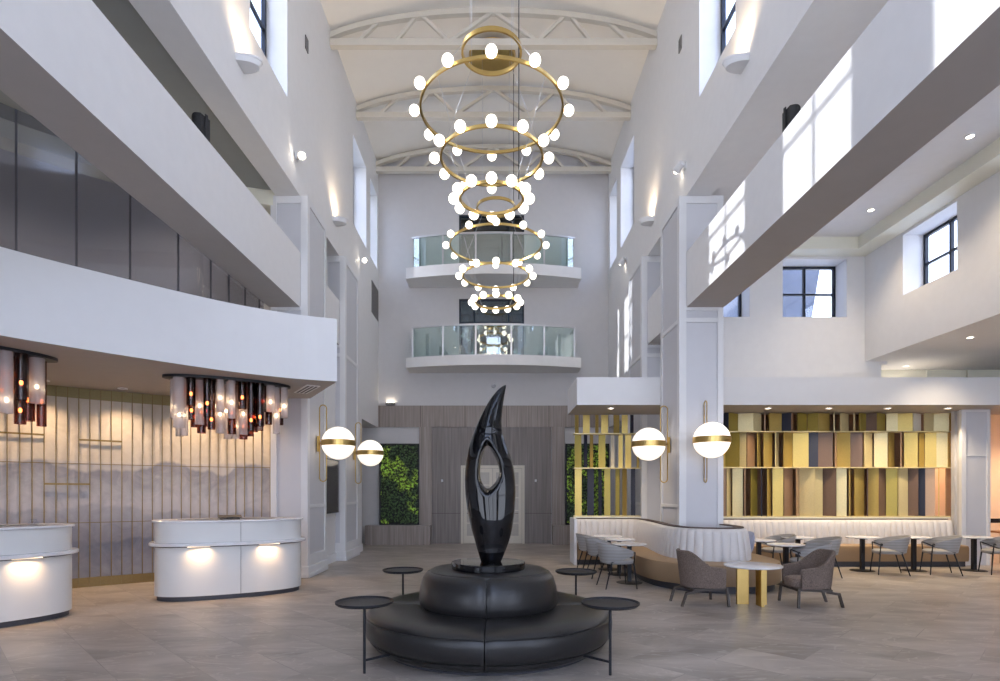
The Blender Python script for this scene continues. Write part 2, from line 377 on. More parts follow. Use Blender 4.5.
# vault
def vz(x): return 12.55-.62*(x/AX)**2
v = MB(); n = 24; xs = [-AX-.5+(2*AX+1)*i/n for i in range(n+1)]
vs = [(x, y, vz(max(-AX, min(AX, x)))+dz) for y in (YR-.3, YB+.4) for dz in (0, .3) for x in xs]; k = n+1
v.add(vs, [(i, i+1, 2*k+i+1, 2*k+i) for i in range(n)]+[(k+i, 3*k+i, 3*k+i+1, k+i+1) for i in range(n)]+[(i, k+i, k+i+1, i+1) for i in range(n)]
      + [(2*k+i, 2*k+i+1, 3*k+i+1, 3*k+i) for i in range(n)]+[(0, 2*k, 3*k, k), (n, k+n, 3*k+n, 2*k+n)], True)
struct(v.build('ceiling', CEIL))

# upper clerestory walls with windows
WY = [(-1.3, .2), (1.21, 2.72), (3.69, 5.2), (6.17, 7.68), (8.65, 10.17), (14.9, 16.45), (16.98, 18.0)]
ZW0, ZW1 = 8.6, 10.9
for sx, nm in ((-1, 'left'), (1, 'right')):
    a0, a1 = sorted((sx*AX, sx*(AX+.46)))
    w = gridwall(MB(), 'x', a0, a1, YR, YB, ZS, 12.0, [(a, b, ZW0, ZW1) for a, b in WY])
    o = struct(w.build('wall_%s_clerestory' % nm, WHITE))
    if sx < 0: splay(o)
    for a, b in WY: window('x', sx*(AX+.41), a, b, ZW0, ZW1, .07, 2, 2)
    # wall beyond second pilaster
    w = gridwall(MB(), 'x', a0, a1, P2[1], YB, 0, ZS, [(15.9, YB, 0, 3.66)])
    struct(w.build('wall_%s_rear_bay' % nm, WHITE))

# back wall
b = gridwall(MB(), 'y', YB, YB+.3, -6.5, 6.5, 0, 12.6, [(-1.09, .97, 5.7, 7.74), (-1.09, .97, 8.43, 10.4)])
struct(b.build('wall_back', GREYB))
# rear wall behind the camera; wide unseen glazing added to let in sky fill
hs = [(-3.3, -1.15, .1, 6.8), (-1.05, 1.05, .1, 6.8), (1.15, 3.3, .1, 6.8), (-9.0, -4.6, .1, 3.1), (4.6, 12.5, .1, 3.1), (4.6, 12.5, 3.9, 6.8), (-1.05, 1.05, 10.75, 12.1), (-3.1, -1.3, 8, 10.3), (1.3, 3.1, 8, 10.3), (-.9, .9, 8, 10.3)]
r_ = gridwall(MB(), 'y', YR-.3, YR, -13, 14, 0, 12.6, hs)
struct(r_.build('wall_rear', WHITE))
for h in hs: window('y', YR-.15, h[0], h[1], h[2], h[3], .06, 3 if h[1]-h[0] > 3 else 2, 3 if h[3]-h[2] > 3 else 2)

# ------------------------------------------------------------------ left mezzanine
FC = catmull([(-6.9, YR), (-6.85, 1), (-6.7, 3), (-6.35, 4.8), (-5.97, 5.8), (-5.57, 6.48), (-5.0, 7.2), (-3.99, 8.29), (-3.17, 8.9), (-2.5, 9.18)], .15)
ARTC = catmull([(-10.2, YR), (-10.1, 3), (-9.4, 6.5), (-8.5, 8.2), (-7.18, 9.6), (-6.1, 10.45), (-5.2, 10.95), (-4.2, 11.25)], .15)
poly = FC+[(-3.45, 10.83), (-4.2, 10.83)]+ARTC[::-1]
m = MB().prism(poly, 3.38, 4.38)
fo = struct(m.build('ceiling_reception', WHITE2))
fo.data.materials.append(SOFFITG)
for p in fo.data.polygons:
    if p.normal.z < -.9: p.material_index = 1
# gallery back wall above & lower wall behind mural
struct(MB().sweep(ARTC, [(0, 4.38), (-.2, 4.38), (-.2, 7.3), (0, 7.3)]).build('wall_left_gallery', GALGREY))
struct(MB().sweep(ARTC, [(-.03, 0), (-.2, 0), (-.2, 3.38), (-.03, 3.38)]).build('wall_left', WHITE))
struct(MB().sweep(ARTC, [(.001, 7.02), (.42, 7.02), (.42, 7.299), (.001, 7.299)]).build('trim_1', CREAMB))
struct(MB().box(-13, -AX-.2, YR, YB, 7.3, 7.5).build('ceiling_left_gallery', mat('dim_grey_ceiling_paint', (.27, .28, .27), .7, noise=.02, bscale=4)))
# glazed partition following the fascia edge
gp = thing('glass_partition', 'curved tall grey glass partition standing on the white reception mezzanine', 'glass partition', (-5.2, 7, 4.38))
def rel(o, root):
    o.parent = root; o.location = -Vector(root.location) if root.rotation_euler.z == 0 else o.location; return o
GC = [(x+nx*-.25, y+ny*-.25) for (x, y), (nx, ny) in zip(FC, pnormals(FC))]
GC = [p for p in resample(GC, .1) if p[1] > 2.5 and p[0] < -4.27]
GC += [(-4.27, GC[-1][1]+.08+.1*i) for i in range(int((10.75-GC[-1][1])/.1))]
rel(MB().sweep(GC, [(0, 4.39), (-.02, 4.39), (-.02, 6.14), (0, 6.14)], smooth=True).build('glass_panel', SMOKEGL), gp)
cum = 0; last = -1
for i, p in enumerate(GC):
    if i: cum += math.dist(p, GC[i-1])
    if cum-last > .56 and i > 2:
        last = cum; rel(MB().box(p[0]-.007, p[0]+.007, p[1]-.012, p[1]+.012, 4.39, 6.14, math.radians(-45)).build('mullion', KICK), gp)

# parapet beams
def beam(x0, x1, y0, y1, label):
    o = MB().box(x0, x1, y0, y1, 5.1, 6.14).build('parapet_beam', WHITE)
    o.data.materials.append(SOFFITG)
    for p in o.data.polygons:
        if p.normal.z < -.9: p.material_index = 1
    tag(o, label, 'beam', None)
    if x0 < 0: splay(o)
beam(-AX-.58, -AX, YR, P1[0]-.002, 'long white left-hand beam in front of the glass partition')
beam(AX, AX+.7, YR, P1[0]-.002, 'long white right-hand beam with sunlight patches on its face')
beam(-AX-.58, -AX, P1[1], P2[0]-.002, 'short white beam between the two left-hand pillars')
beam(AX, AX+.7, P1[1], P2[0]-.002, 'short white beam between the two right-hand pillars')

# ------------------------------------------------------------------ pilasters
def pilaster(sx, y0, y1, depth, ztop, label):
    root = thing('pilaster', label, 'pillar', (sx*PX, y0, 0))
    x0, x1 = sorted((sx*PX, sx*(PX+depth)))
    core = MB().box(x0, x1, y0, y1, 0, ztop)
    rel(core.build('shaft', PANELGREY), root)
    f = MB(); t = .022
    rails = [(0.18, .42), (4.82, 4.90), (5.04, 5.12), (ztop-.14, ztop)]
    sw = .11
    f.box(x0-.001, x0+sw, y0-t, y0, .18, ztop); f.box(x1-sw, x1+.001, y0-t, y0, .18, ztop)
    for a, b in rails: f.box(x0+sw, x1-sw, y0-t, y0, a, b)
    fx0, fx1 = sorted((sx*PX, sx*(PX-t)))
    f.box(fx0, fx1, y0-t, y0+sw, .18, ztop); f.box(fx0, fx1, y1-sw, y1, .18, ztop)
    for a, b in [(0.18, .42), (1.32, 1.38), (4.82, 4.90), (ztop-.14, ztop)]: f.box(fx0, fx1, y0+sw, y1-sw, a, b)
    rel(f.build('panel_moulding', WHITE2, bevel=.004), root)
    e = .05; bx0, bx1 = sorted((sx*(PX-e), sx*(PX+depth+.0)))
    bb = MB().box(bx0, bx1, y0-e, y1+.0, 0, .22); bb.box(*sorted((sx*(PX-e-.015), sx*(PX+depth))), y0-e-.015, y1, 0, .08)
    rel(bb.build('plinth', WHITE2, bevel=.01), root)
    return root
pilaster(-1, *P1, .68, ZS, 'white panelled pillar beside the right end of the reception desk')
pilaster(1, *P1, .81, ZS, 'white panelled pillar rising out of the curved banquette')
pilaster(-1, *P2, .5, ZS, 'white panelled pillar at left, nearer the green moss wall')
pilaster(1, *P2, .62, ZS, 'white panelled pillar at right behind the small gold fin screen')
# wall fill between left pilasters at low level
struct(MB().box(-4.2, -3.74, P1[1], P2[0], 0, 5.1).build('wall_left_between_pilasters', WHITE))
struct(MB().box(-3.74, -3.70, P1[1]+.01, P2[0]-.01, 0, .2).build('baseboard_left', WHITE2))
struct(MB().box(-3.74, -3.72, P1[1]+.01, P2[0]-.01, 1.0, 1.06).box(-3.74, -3.72, P1[1]+.01, P2[0]-.01, 4.9, 4.98).build('trim_2', WHITE2))
struct(MB().box(-5.6, -5.4, P1[1]-.6, YB, 0, 7.3).build('wall_left_corridor', WHITE))
struct(MB().box(-5.4, -AX-.46, 15.9, YB, 3.66, 3.8).build('ceiling_left_corridor', WHITE))
struct(MB().box(-5.4, -4.22, P1[1]-.6, P1[1]-.4, 0, 7.3).build('wall_left_gallery_end', GALGREY))
struct(MB().box(-AX-.001, -AX+.03, P2[1], 15.9, 0, .2).build('baseboard_left_rear', WHITE2))

# ------------------------------------------------------------------ right hand side
YF = 13.2; XW = 8.53
hf = [(4.4, 5.88, 5.64, 6.97), (6.64, 8.11, 5.64, 6.97), (8.9, XW+.5, 4.03, 4.55)]
struct(gridwall(MB(), 'y', YF, YF+.5, AX+.72, XW+.5, 4.03, 7.3, hf).build('wall_right_far', WHITE))
window('y', YF+.47, 4.4, 5.88, 5.64, 6.97, .06, 2, 2); window('y', YF+.47, 6.64, 8.11, 5.64, 6.97, .06, 2, 2)
hb = [(10.58, 11.98, 5.72, 6.97), (7.9, 9.3, 5.72, 6.97)]
struct(gridwall(MB(), 'x', XW, XW+.5, YR, YF, 4.67, 7.3, hb).build('wall_right_bulkhead', WHITE))
for h in hb: window('x', XW+.46, *h, .06, 2, 2)
struct(MB().box(XW, 13.5, YR, YF+1, 4.62, 4.67).build('ceiling_right_low', WHITE))
struct(MB().box(AX+.001, XW+.5, YR, YF+.5, 7.3, 7.5).build('ceiling_right_gallery', WHITE))
struct(MB().box(AX+.3, XW, YF-.42, YF, 7.03, 7.3).box(XW-.42, XW, YR, YF-.42, 7.03, 7.3).build('trim_3', CREAMB))
struct(MB().box(8.9, 13.5, YF+.9, YF+1.0, 3.9, 5.2).box(10.6, 10.64, YF+.86, YF+.9, 3.9, 5.2).box(11.6, 11.63, YF+.86, YF+.9, 3.9, 5.2).build('wall_right_upper_corridor', CREAMB))
struct(MB().box(13.5, 14, YR, YB, 0, 4.62).build('wall_right', WHITE))
# low ceiling slab / mezzanine edge over the banquette
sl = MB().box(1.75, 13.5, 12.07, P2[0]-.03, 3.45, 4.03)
o = struct(sl.build('ceiling_lounge', WHITE2)); o.data.materials.append(SOFFITG)  # underside takes a darker colour that paints in its shade
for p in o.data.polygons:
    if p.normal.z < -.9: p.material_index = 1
struct(MB().box(4.3, 11.0, 14.45, 14.6, 0, 4.03).build('wall_lounge_back', BROWNW))
struct(MB().box(4.15, 4.3, P2[1], YB, 0, 4.03).build('wall_lounge_side', WHITE2))
struct(MB().box(4.16, 13.5, P2[0]-.03, YB, 3.9, 4.03).build('ceiling_lounge_back', WHITE))
struct(MB().box(11.0, 13.5, 16.0, 16.2, 0, 4.03).build('wall_warm_corridor', PINKB))
struct(MB().box(10.9, 11.0, 14.6, 16.2, 0, 3.9).build('wall_warm_corridor_side', PINKB))
# end column beside the screen
cl = thing('column', 'pale grey panelled column at the right end of the long gold fin screen', 'column', (10.66, 12.9, 0))
rel(MB().box(10.40, 10.99, 12.97, 13.07, 0, 3.449).box(10.44, 10.99, 12.75, 12.97, 0, 3.449).build('shaft', PANELGREY), cl)
rel(MB().box(10.36, 10.46, 12.725, 12.80, 0, 3.449).box(10.93, 11.0, 12.725, 12.75, 0, 3.449).box(10.46, 10.93, 12.735, 12.75, 2.42, 2.44).box(10.46, 10.93, 12.73, 12.75, 3.4, 3.449).build('edge_trim', WHITE2), cl)

# ------------------------------------------------------------------ roof trusses
def truss(y, label):
    root = thing('roof_truss', label, 'truss', (0, y, 11.55), group='cream arched roof trusses')
    zb = 11.63
    tz = lambda x: 12.34-.42*(x/AX)**2-.12*abs(x/AX)**6
    N = 24; top = MB(); P = [(-AX+2*AX*i/N) for i in range(N+1)]
    vs = []
    for x in P:
        for dy, dz in ((-.06, -.06), (.06, -.06), (.06, .06), (-.06, .06)): vs.append((x, dy, tz(x)+dz-11.55))
    top.add(vs, [(i*4+j, i*4+(j+1) % 4, (i+1)*4+(j+1) % 4, (i+1)*4+j) for i in range(N) for j in range(4)]+[(0, 1, 2, 3), (N*4+3, N*4+2, N*4+1, N*4)])
    t = top.build('top_chord', TRUSSM, root)
    MB().box(-AX, AX, -.07, .07, 0, .15).build('bottom_chord', TRUSSM, root)
    for a, b in ((-.83, -.70), (-.60, -.47), (-.27, -.44), (-.27, 0), (.27, 0), (.27, .44), (.60, .47), (.83, .70)):
        w = MB().bar((a*AX, 0, .12), (b*AX, 0, tz(b*AX)-11.55), .07, .07, (0, 1, 0)); w.build('web_strut', TRUSSM, root)
    return root
for y, t in ((12.84, 'cream arched roof truss nearest the camera, above the large bulb rings'), (15.3, 'cream arched roof truss, the middle of the three in view'), (17.85, 'cream arched roof truss against the back wall')):
    truss(y, t)

# ------------------------------------------------------------------ wood wall at the back
ww = thing('wood_panel_wall', 'grey oak veneer panelling across the foot of the back wall', 'wall panelling', (0, YB, 0))
w = MB().box(-4.4, 4.7, YB-.06, YB, 3.68, 4.36)
rel(w.build('frieze', WOODW), ww)
SG = MB()
for x in (-3.6, -2.3, -.9, .4, 1.75, 2.7, 3.5): SG.box(x-.008, x+.008, YB-.064, YB-.061, 3.68, 4.36)
SG.box(-2.0, 1.87, YB-.064, YB-.061, .95, .965)
rel(SG.build('panel_joint', SEAMM), ww)
rel(MB().box(-1.95, 1.82, YB-.03, YB, 0, 3.68).build('centre_panel', WOODD), ww)
for x in (-2.14, 2.04): rel(MB().box(x-.2, x+.2, YB-.12, YB, 0, 3.68).build('wood_pilaster', WOODW), ww)
for x0, x1 in ((-3.95, -1.95), (1.83, 4.4)): rel(MB().box(x0, x1, YB-.55, YB-.12, 0, .60).build('planter_ledge', WOODW, bevel=.01), ww)
# double door
dd = thing('double_door', 'cream glazed double door in the wood wall behind the black sculpture', 'door', (0, YB-.05, 0))
fr = MB().box(-1.03, -.95, YB-.09, YB-.03, 0, 2.47).box(.90, .98, YB-.09, YB-.03, 0, 2.47).box(-.95, .90, YB-.09, YB-.03, 2.38, 2.47)
rel(fr.build('door_frame', CREAMD), dd)
for a, b in ((-.94, -.03), (-.02, .89)):
    lf = MB().box(a, a+.1, YB-.08, YB-.04, .01, 2.37).box(b-.1, b, YB-.08, YB-.04, .01, 2.37).box(a+.1, b-.1, YB-.08, YB-.04, .01, .25).box(a+.1, b-.1, YB-.08, YB-.04, 2.25, 2.37)
    for z in (.65, 1.05, 1.45, 1.85): lf.box(a+.1, b-.1, YB-.075, YB-.045, z-.015, z+.015)
    lo = rel(lf.build('door_leaf', CREAMD), dd)
    g = MB().box(a+.1, b-.1, YB-.062, YB-.058, .25, 2.25).build('door_glass', mat('sheer_curtained_glass', (.42, .38, .33), .3, noise=.05), lo)
    MB().box((b-.08 if a < -.5 else a+.04), (b-.04 if a < -.5 else a+.08), YB-.13, YB-.08, .95, 1.15).build('door_handle', BRASS, lo)
# small wall lights on wood wall
for x, s in ((-2.14+.62-.1, 'left'), (1.33, 'right')):
    o = MB().box(x-.03, x+.03, YB-.10, YB-.03, 1.95, 2.03).build('wall_sensor', WHITE2, bevel=.008)
    tag(o, 'small white sensor on the wood wall, %s of the sculpture' % s, 'sensor')

# green walls
def greenwall(x0, x1, z0, z1, label):
    root = thing('moss_wall', label, 'green wall', ((x0+x1)/2, YB-.1, z0))
    rel(MB().box(x0, x1, YB-.09, YB-.0, z0, z1).build('backing_board', BLACKM), root)
    L = MB(); rnd = random.Random(int(x0*10)+50)
    for i in range(3400):
        x = rnd.uniform(x0+.02, x1-.02); z = rnd.uniform(z0+.02, z1-.02); y = YB-.10-rnd.uniform(0, .05)
        s = rnd.uniform(.02, .05); a = rnd.uniform(0, 2*PI); t = rnd.uniform(-.9, .9); t2 = rnd.uniform(-.9, .9)
        u = Vector((math.cos(a), -math.sin(t)*.6, math.sin(a)))*s; w = Vector((-math.sin(a), -math.sin(t2)*.6, math.cos(a)))*s*.5
        c = Vector((x, y, z)); L.add([c-u, c-w, c+u, c+w], [(0, 1, 2, 3)])
    f = rel(L.build('foliage', LEAF), root); f['kind'] = 'stuff'
    rel(MB().box(x0-.03, x0, YB-.16, YB, z0-.03, z1+.03).box(x1, x1+.03, YB-.16, YB, z0-.03, z1+.03).box(x0, x1, YB-.16, YB, z1, z1+.03).box(x0, x1, YB-.16, YB, z0-.03, z0).build('frame', BLACKM), root)
greenwall(-3.55, -2.36, .63, 3.12, 'tall green moss wall panel at the left of the wood wall')
greenwall(2.30, 3.6, .63, 3.12, 'tall green moss wall panel seen through the small gold fin screen')

# ------------------------------------------------------------------ balconies
def balcony(zb, zt, label, gl):
    root = thing('balcony', label, 'balcony', (0, YB, zb), group='bowed balconies on the back wall')
    X = 2.66
    bow = lambda x: YB-.75-.42*(1-(x/X)**2)
    N = 24; P = [(-X+2*X*i/N) for i in range(N+1)]
    poly = [(x, bow(x)) for x in P]+[(X, YB), (-X, YB)]
    rel(MB().prism(poly, zb, zt).build('slab', WHITE), root)
    XR = 2.46; P = [(-XR+2*XR*i/N) for i in range(N+1)]
    path = [(x, bow(x)+.1) for x in P]
    full = [(-XR, YB)]+path+[(XR, YB)]
    rel(MB().sweep(full, [(-.03, zt+.90), (.03, zt+.90), (.03, zt+.95), (-.03, zt+.95)], smooth=False).build('handrail', RAIL), root)
    rel(MB().sweep(full, [(-.008, zt+.02), (.008, zt+.02), (.008, zt+.90), (-.008, zt+.90)], smooth=False).build('glass_panel', RAILGLASS), root)
    rel(MB().sweep(full, [(-.02, zt), (.02, zt), (.02, zt+.03), (-.02, zt+.03)], smooth=False).build('base_channel', RAIL), root)
    for x in (-XR, -1.52, -.53, .53, 1.52, XR):
        y = bow(x)+.1; rel(MB().box(x-.025, x+.025, y-.03, y+.03, zt, zt+.9).build('post', RAIL), root)
    return root
balcony(5.40, 5.70, 'lower bowed balcony with glass railing on the back wall', 0)
balcony(8.10, 8.43, 'upper bowed balcony with glass railing on the back wall', 0)
dn = 0
for z0, z1 in ((5.70, 7.74), (8.43, 10.4)):
    dn += 1
    f = MB().box(-1.09, -1.03, YB, YB+.1, z0, z1).box(.91, .97, YB, YB+.1, z0, z1).box(-1.03, .91, YB, YB+.1, z1-.06, z1).box(-.63, -.57, YB, YB+.1, z0, z1).box(.45, .51, YB, YB+.1, z0, z1)
    f.box(-1.03, .91, YB, YB+.1, z1-.78, z1-.72) if dn == 1 else None
    d = struct(f.build('door_%d' % dn, FRAMEM))
    MB().box(-1.03, .91, YB+.04, YB+.05, z0, z1-.06).build('door_pane', DOORGL, d)
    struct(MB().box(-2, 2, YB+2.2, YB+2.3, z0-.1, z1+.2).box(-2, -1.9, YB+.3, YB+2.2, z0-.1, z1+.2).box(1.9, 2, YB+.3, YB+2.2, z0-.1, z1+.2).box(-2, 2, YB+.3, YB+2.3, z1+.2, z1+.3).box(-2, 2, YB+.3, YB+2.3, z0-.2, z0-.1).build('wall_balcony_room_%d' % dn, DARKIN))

# ------------------------------------------------------------------ chandeliers
def chandelier(y, label, x=-.03):
    root = thing('ring_chandelier', label, 'chandelier', (x, y, 6.2), group='three-tier brass ring chandeliers')
    O = -6.2
    def bulbs(R, z, ph):
        ring = MB().ringrect((0, 0, z+O), R, .03, .05, 72)
        for i in range(12):
            t = 2*PI*i/12+ph; c, s = math.cos(t), math.sin(t)
            ring.tube((c*(R+.01), s*(R+.01), z+O), (c*(R+.035), s*(R+.035), z+O), .022, .03, 10)
        ro = ring.build('brass_ring', BRASS, root)
        for i in range(12):
            t = 2*PI*i/12+ph
            b = bpy.data.objects.new('bulb', BM[0]); COL.objects.link(b); b.parent = ro; b.location = (math.cos(t)*(R+.105), math.sin(t)*(R+.105), z+O)
    if not BM:
        t0 = MB()  .sphere((0, 0, 0), .083, 20, 14, 1.02).build('bulb', BULB); BM.append(t0.data); bpy.data.objects.remove(t0)
    tiers = [(1.13, 7.72), (.81, 6.96), (.50, 6.31)]
    for R, z in tiers: bulbs(R, z, PI/2)
    MB().ringrect((0, 0, 8.65+O), .47, .03, .07, 64).build('canopy_ring', BRASS, root)
    cb = MB()
    for i in range(4):
        t = PI/4+i*PI/2; c, s = math.cos(t), math.sin(t)
        cb.tube((c*.47, s*.47, 8.65+O), (c*.47, s*.47, 12.4+O), .003, n=6)
        cb.tube((c*.47, s*.47, 8.65+O), (c*1.12, s*1.12, 7.74+O), .004, n=6)
        cb.tube((c*1.12, s*1.12, 7.72+O), (c*.80, s*.80, 6.97+O), .004, n=6)
        cb.tube((c*.80, s*.80, 6.95+O), (c*.49, s*.49, 6.34+O), .004, n=6)
    cb.build('suspension_wires', RAIL, root)
    MB().tube((.44, .1, 6.35+O), (.44, .1, 12.4+O), .008, n=8).build('power_cord', BLACKM, root)
    return root
BM = []
chandelier(9.2, 'larger-looking near chandelier of three brass rings with round bulbs')
chandelier(14.2, 'farther chandelier of three brass rings hanging below the near one', .06)
cd = MB().lathe([(.001, .02), (.56, .02), (.58, 0), (.56, -.10), (.001, -.12)], 48).build('ceiling_disc', BRASS, loc=(-.03, 14.2, 12.40))
tag(cd, 'round brass disc fixed to the vaulted ceiling above the chandeliers', 'ceiling fitting')

# ------------------------------------------------------------------ globe sconces
def sconce(x, y, z, d, label):
    """d: unit direction away from wall"""
    rz = math.atan2(d[1], d[0]); root = thing('globe_sconce', label, 'wall light', (x, y, z), rz, group='opal globe wall lights')
    MB().box(0, .03, -.05, .05, -.17, .14).build('back_plate', BRASS, root, bevel=.004)
    lp = MB(); w, h, r = .14, .77, .011; x0 = .04; pts = []
    for i in range(9): t = PI*i/8; pts.append((x0+w/2-w/2*math.cos(t), 0, h-w/2+w/2*math.sin(t)-.01))
    for i in range(9): t = PI*i/8; pts.append((x0+w/2+w/2*math.cos(t), 0, -h+w/2-w/2*math.sin(t)+.01))
    for a, b_ in zip(pts, pts[1:]+pts[:1]): lp.tube(a, b_, r, n=8)
    lp.build('brass_loop', BRASS, root)
    MB().tube((.02, 0, 0), (.12, 0, 0), .02).build('arm', BRASS, root)
    R = .325; cx = .09+R
    MB().sphere((cx, 0, 0), R, 40, 24).build('globe', GLOBE, root)
    n = 48; prof = [(R-.012, -.055), (R+.008, -.055), (R+.012, .0), (R+.008, .055), (R-.012, .055)]
    MB().lathe([(R-.012, -.055), (R+.010, -.055), (R+.010, .055), (R-.012, .055)], 48, (cx, 0, 0), smooth=False).build('brass_band', BRASS, root)
sconce(-PX+.022, 11.43, 2.59, (1, 0), 'opal globe wall light on the pillar beside the reception desk')
sconce(-PX+.022, 14.4, 2.60, (1, 0), 'opal globe wall light on the left pillar beside the moss wall')
sconce(PX-.022, 11.43, 2.57, (-1, 0), 'opal globe wall light left of the banquette pillar, by the small fin screen')
sconce(3.96, P1[0], 2.56, (0, -1), 'opal globe wall light on the front face of the banquette pillar')

# uplights, spots, speakers, vents
def uplight(sx, y, label):
    root = thing('uplight', label, 'wall light', (sx*AX-(.011*(10.85-y) if sx < 0 and y < 10.85 else 0), y, 7.86), 0 if sx < 0 else PI, group='white curved wall uplights')
    n = 16; R = .26; poly = [(R*1.25*math.sin(PI*i/n), -R*.6*math.cos(PI*i/n)) for i in range(n+1)]
    vs = [(x, y_, 0) for x, y_ in poly]+[(x*.85, y_*.9, -.10) for x, y_ in poly]; m = n+1
    o = MB().add(vs, [(i, i+1, i+1+m, i+m) for i in range(n)], True); o.add(vs, [tuple(range(m, 2*m))]); o.add([(x, y_, -.03) for x, y_ in poly], [tuple(range(m))])
    o.build('shade', WHITE2, root)
    MB().box(.06, .16, -.1, .1, -.028, -.015).build('lamp', DOWNL, root)
    L = bpy.data.lights.new('uplight_glow', 'SPOT'); L.energy = 70; L.color = (1, .76, .50); L.spot_size = 2.6; L.spot_blend = 1; L.shadow_soft_size = .06
    lo = bpy.data.objects.new('uplight_glow', L); COL.objects.link(lo); lo.parent = root; lo.location = (.12, 0, .02); lo.rotation_euler = (PI, 0.12, 0)
uplight(-1, 8.32, 'white curved uplight on the left wall under the nearest high window')
uplight(-1, 13.15, 'white curved uplight on the upper left wall above the second pillar')
uplight(1, 8.32, 'white curved uplight on the right wall under the nearest high window')
uplight(1, 13.15, 'white curved uplight on the upper right wall above the second pillar')
def wallspot(sx, y, z, label):
    root = thing('spotlight', label, 'spotlight', (sx*AX, y, z), 0 if sx < 0 else PI, group='small round wall spotlights')
    MB().box(0, .03, -.05, .05, -.06, .06).tube((.03, 0, 0), (.1, 0, -.02), .015).build('bracket', WHITE2, root)
    MB().tube((.08, .06, .03), (.14, -.10, -.04), .055, .075, 16).build('head', WHITE2, root)
    MB().sphere((.143, -.105, -.042), .045, 16, 10).build('lamp', SPOTL, root)
wallspot(-1, 10.6, 7.8, 'small round spotlight on the left wall above the long beam'); wallspot(-1, 15.7, 7.95, 'small round spotlight on the left wall near the back')
wallspot(1, 10.9, 7.8, 'small round spotlight on the right wall above the long beam'); wallspot(1, 15.7, 7.95, 'small round spotlight on the right wall near the back')
def speaker(x, y, rz, label):
    root = thing('speaker', label, 'speaker', (x, y, 6.14), rz); root.scale = (.7, .7, .85)
    n = 12; poly = [(-.11+.22*i/n, -.12-.05*math.sin(PI*i/n)) for i in range(n+1)]+[(.09, .12), (-.09, .12)]
    MB().prism(poly, .05, .42).build('cabinet', SPK, root, bevel=.01)
    MB().box(-.13, -.115, -.03, .03, .0, .44).box(.115, .13, -.03, .03, 0, .44).box(-.13, .13, -.03, .03, 0, .045).build('bracket', BLACKM, root)
speaker(-AX-.17, 7.5, math.radians(-20), 'black loudspeaker standing on the long left beam')
speaker(AX+.16, 7.35, math.radians(10), 'black loudspeaker standing on the long right beam')
def vent(name, x, y0, y1, z0, z1, label, slats=6):
    root = thing(name, label, 'vent', (x, (y0+y1)/2, z0)); s = 1 if x < 0 else -1
    x0, x1 = sorted((x, x+s*.02)); 
    rel(MB().box(x0, x1, y0, y1, z0, z0+.02).box(x0, x1, y0, y1, z1-.02, z1).box(x0, x1, y0, y0+.02, z0, z1).box(x0, x1, y1-.02, y1, z0, z1).build('frame', VENT), root)
    m = MB()
    for i in range(slats): z = z0+.02+(z1-z0-.04)*(i+.5)/slats; m.box(x0, x1-.005 if s > 0 else x1, y0+.02, y1-.02, z-.012, z+.012)
    m.box(*sorted((x+s*.001, x+s*.004)), y0+.02, y1-.02, z0+.02, z1-.02)
    rel(m.build('louvre', VENT), root)
vent('return_air_grille', -AX, 17.15, 18.1, 7.0, 7.95, 'square grey air grille on the left wall beside the lower balcony', 14)
vent('wall_grille', -AX, 11.1, 11.26, 10.2, 10.45, 'small dark grille high on the left wall', 5)
vent('wall_grille', AX, 11.1, 11.26, 10.2, 10.45, 'small dark grille high on the right wall', 5)
# linear diffuser at the tip of the reception soffit
df = thing('linear_diffuser', 'dark slotted air diffuser in the pointed end of the reception soffit', 'vent', (-3.2, 9.85, 3.38), math.radians(-57))
MB().box(-.42, .42, -.11, .11, -.012, 0).build('frame', WHITE2, df)
m = MB()
for k in (-1, 0, 1): m.box(-.38, .38, k*.065-.018, k*.065+.018, -.014, -.0125)
m.build('slot', KICK, df)
# television between left pilasters
tv = thing('television', 'dark wall-mounted television between the two left pillars', 'television', (-3.70, 12.8, 1.4))
MB().box(.04, .11, -.60, .55, -.25, .95).box(0, .04, -.2, .15, .2, .5).build('casing', BLACKM, tv, bevel=.006); MB().box(.11, .114, -.58, .53, -.23, .93).build('screen', TVM, tv)
o = MB().box(3.9, 3.93, YB-.17, YB-.13, 1.98, 2.2).build('x', REDM); bpy.data.objects.remove(o)
fa = thing('fire_alarm', 'small red fire alarm seen through the small gold fin screen', 'alarm', (4.10, 16.6, 1.95))
MB().box(-.05, .05, -.07, .07, -.12, .12).build('housing', REDM, fa, bevel=.01); MB().box(-.06, -.05, -.03, .03, -.04, .04).build('lens', WHITE2, fa)
# back wall picture-light style sconces
bl = thing('back_wall_light', 'small bracket light glowing on the back wall above the moss wall', 'wall light', (-3.25, YB, 4.37))
MB().box(-.14, .14, -.16, 0, 0, .07).build('housing', VENT, bl, bevel=.01); MB().box(-.12, .12, -.14, -.03, .07, .075).build('lamp', DOWNL, bl)
# dome and small camera on back wall
o = MB().sphere((0, 0, 0), .07, 16, 10).build('security_dome', PANELGREY, loc=(0, YB-.03, 4.98)); tag(o, 'small dome on the back wall just below the lower balcony', 'security camera')
o = MB().box(-.1, .1, -.12, 0, -.05, .05).tube((-.05, -.12, -.02), (-.05, -.18, -.04), .04).tube((.05, -.12, -.02), (.05, -.18, -.04), .04).build('emergency_light', WHITE2, loc=(2.75, YB, 5.15)); tag(o, 'twin-head emergency light on the back wall right of the lower balcony', 'emergency light')

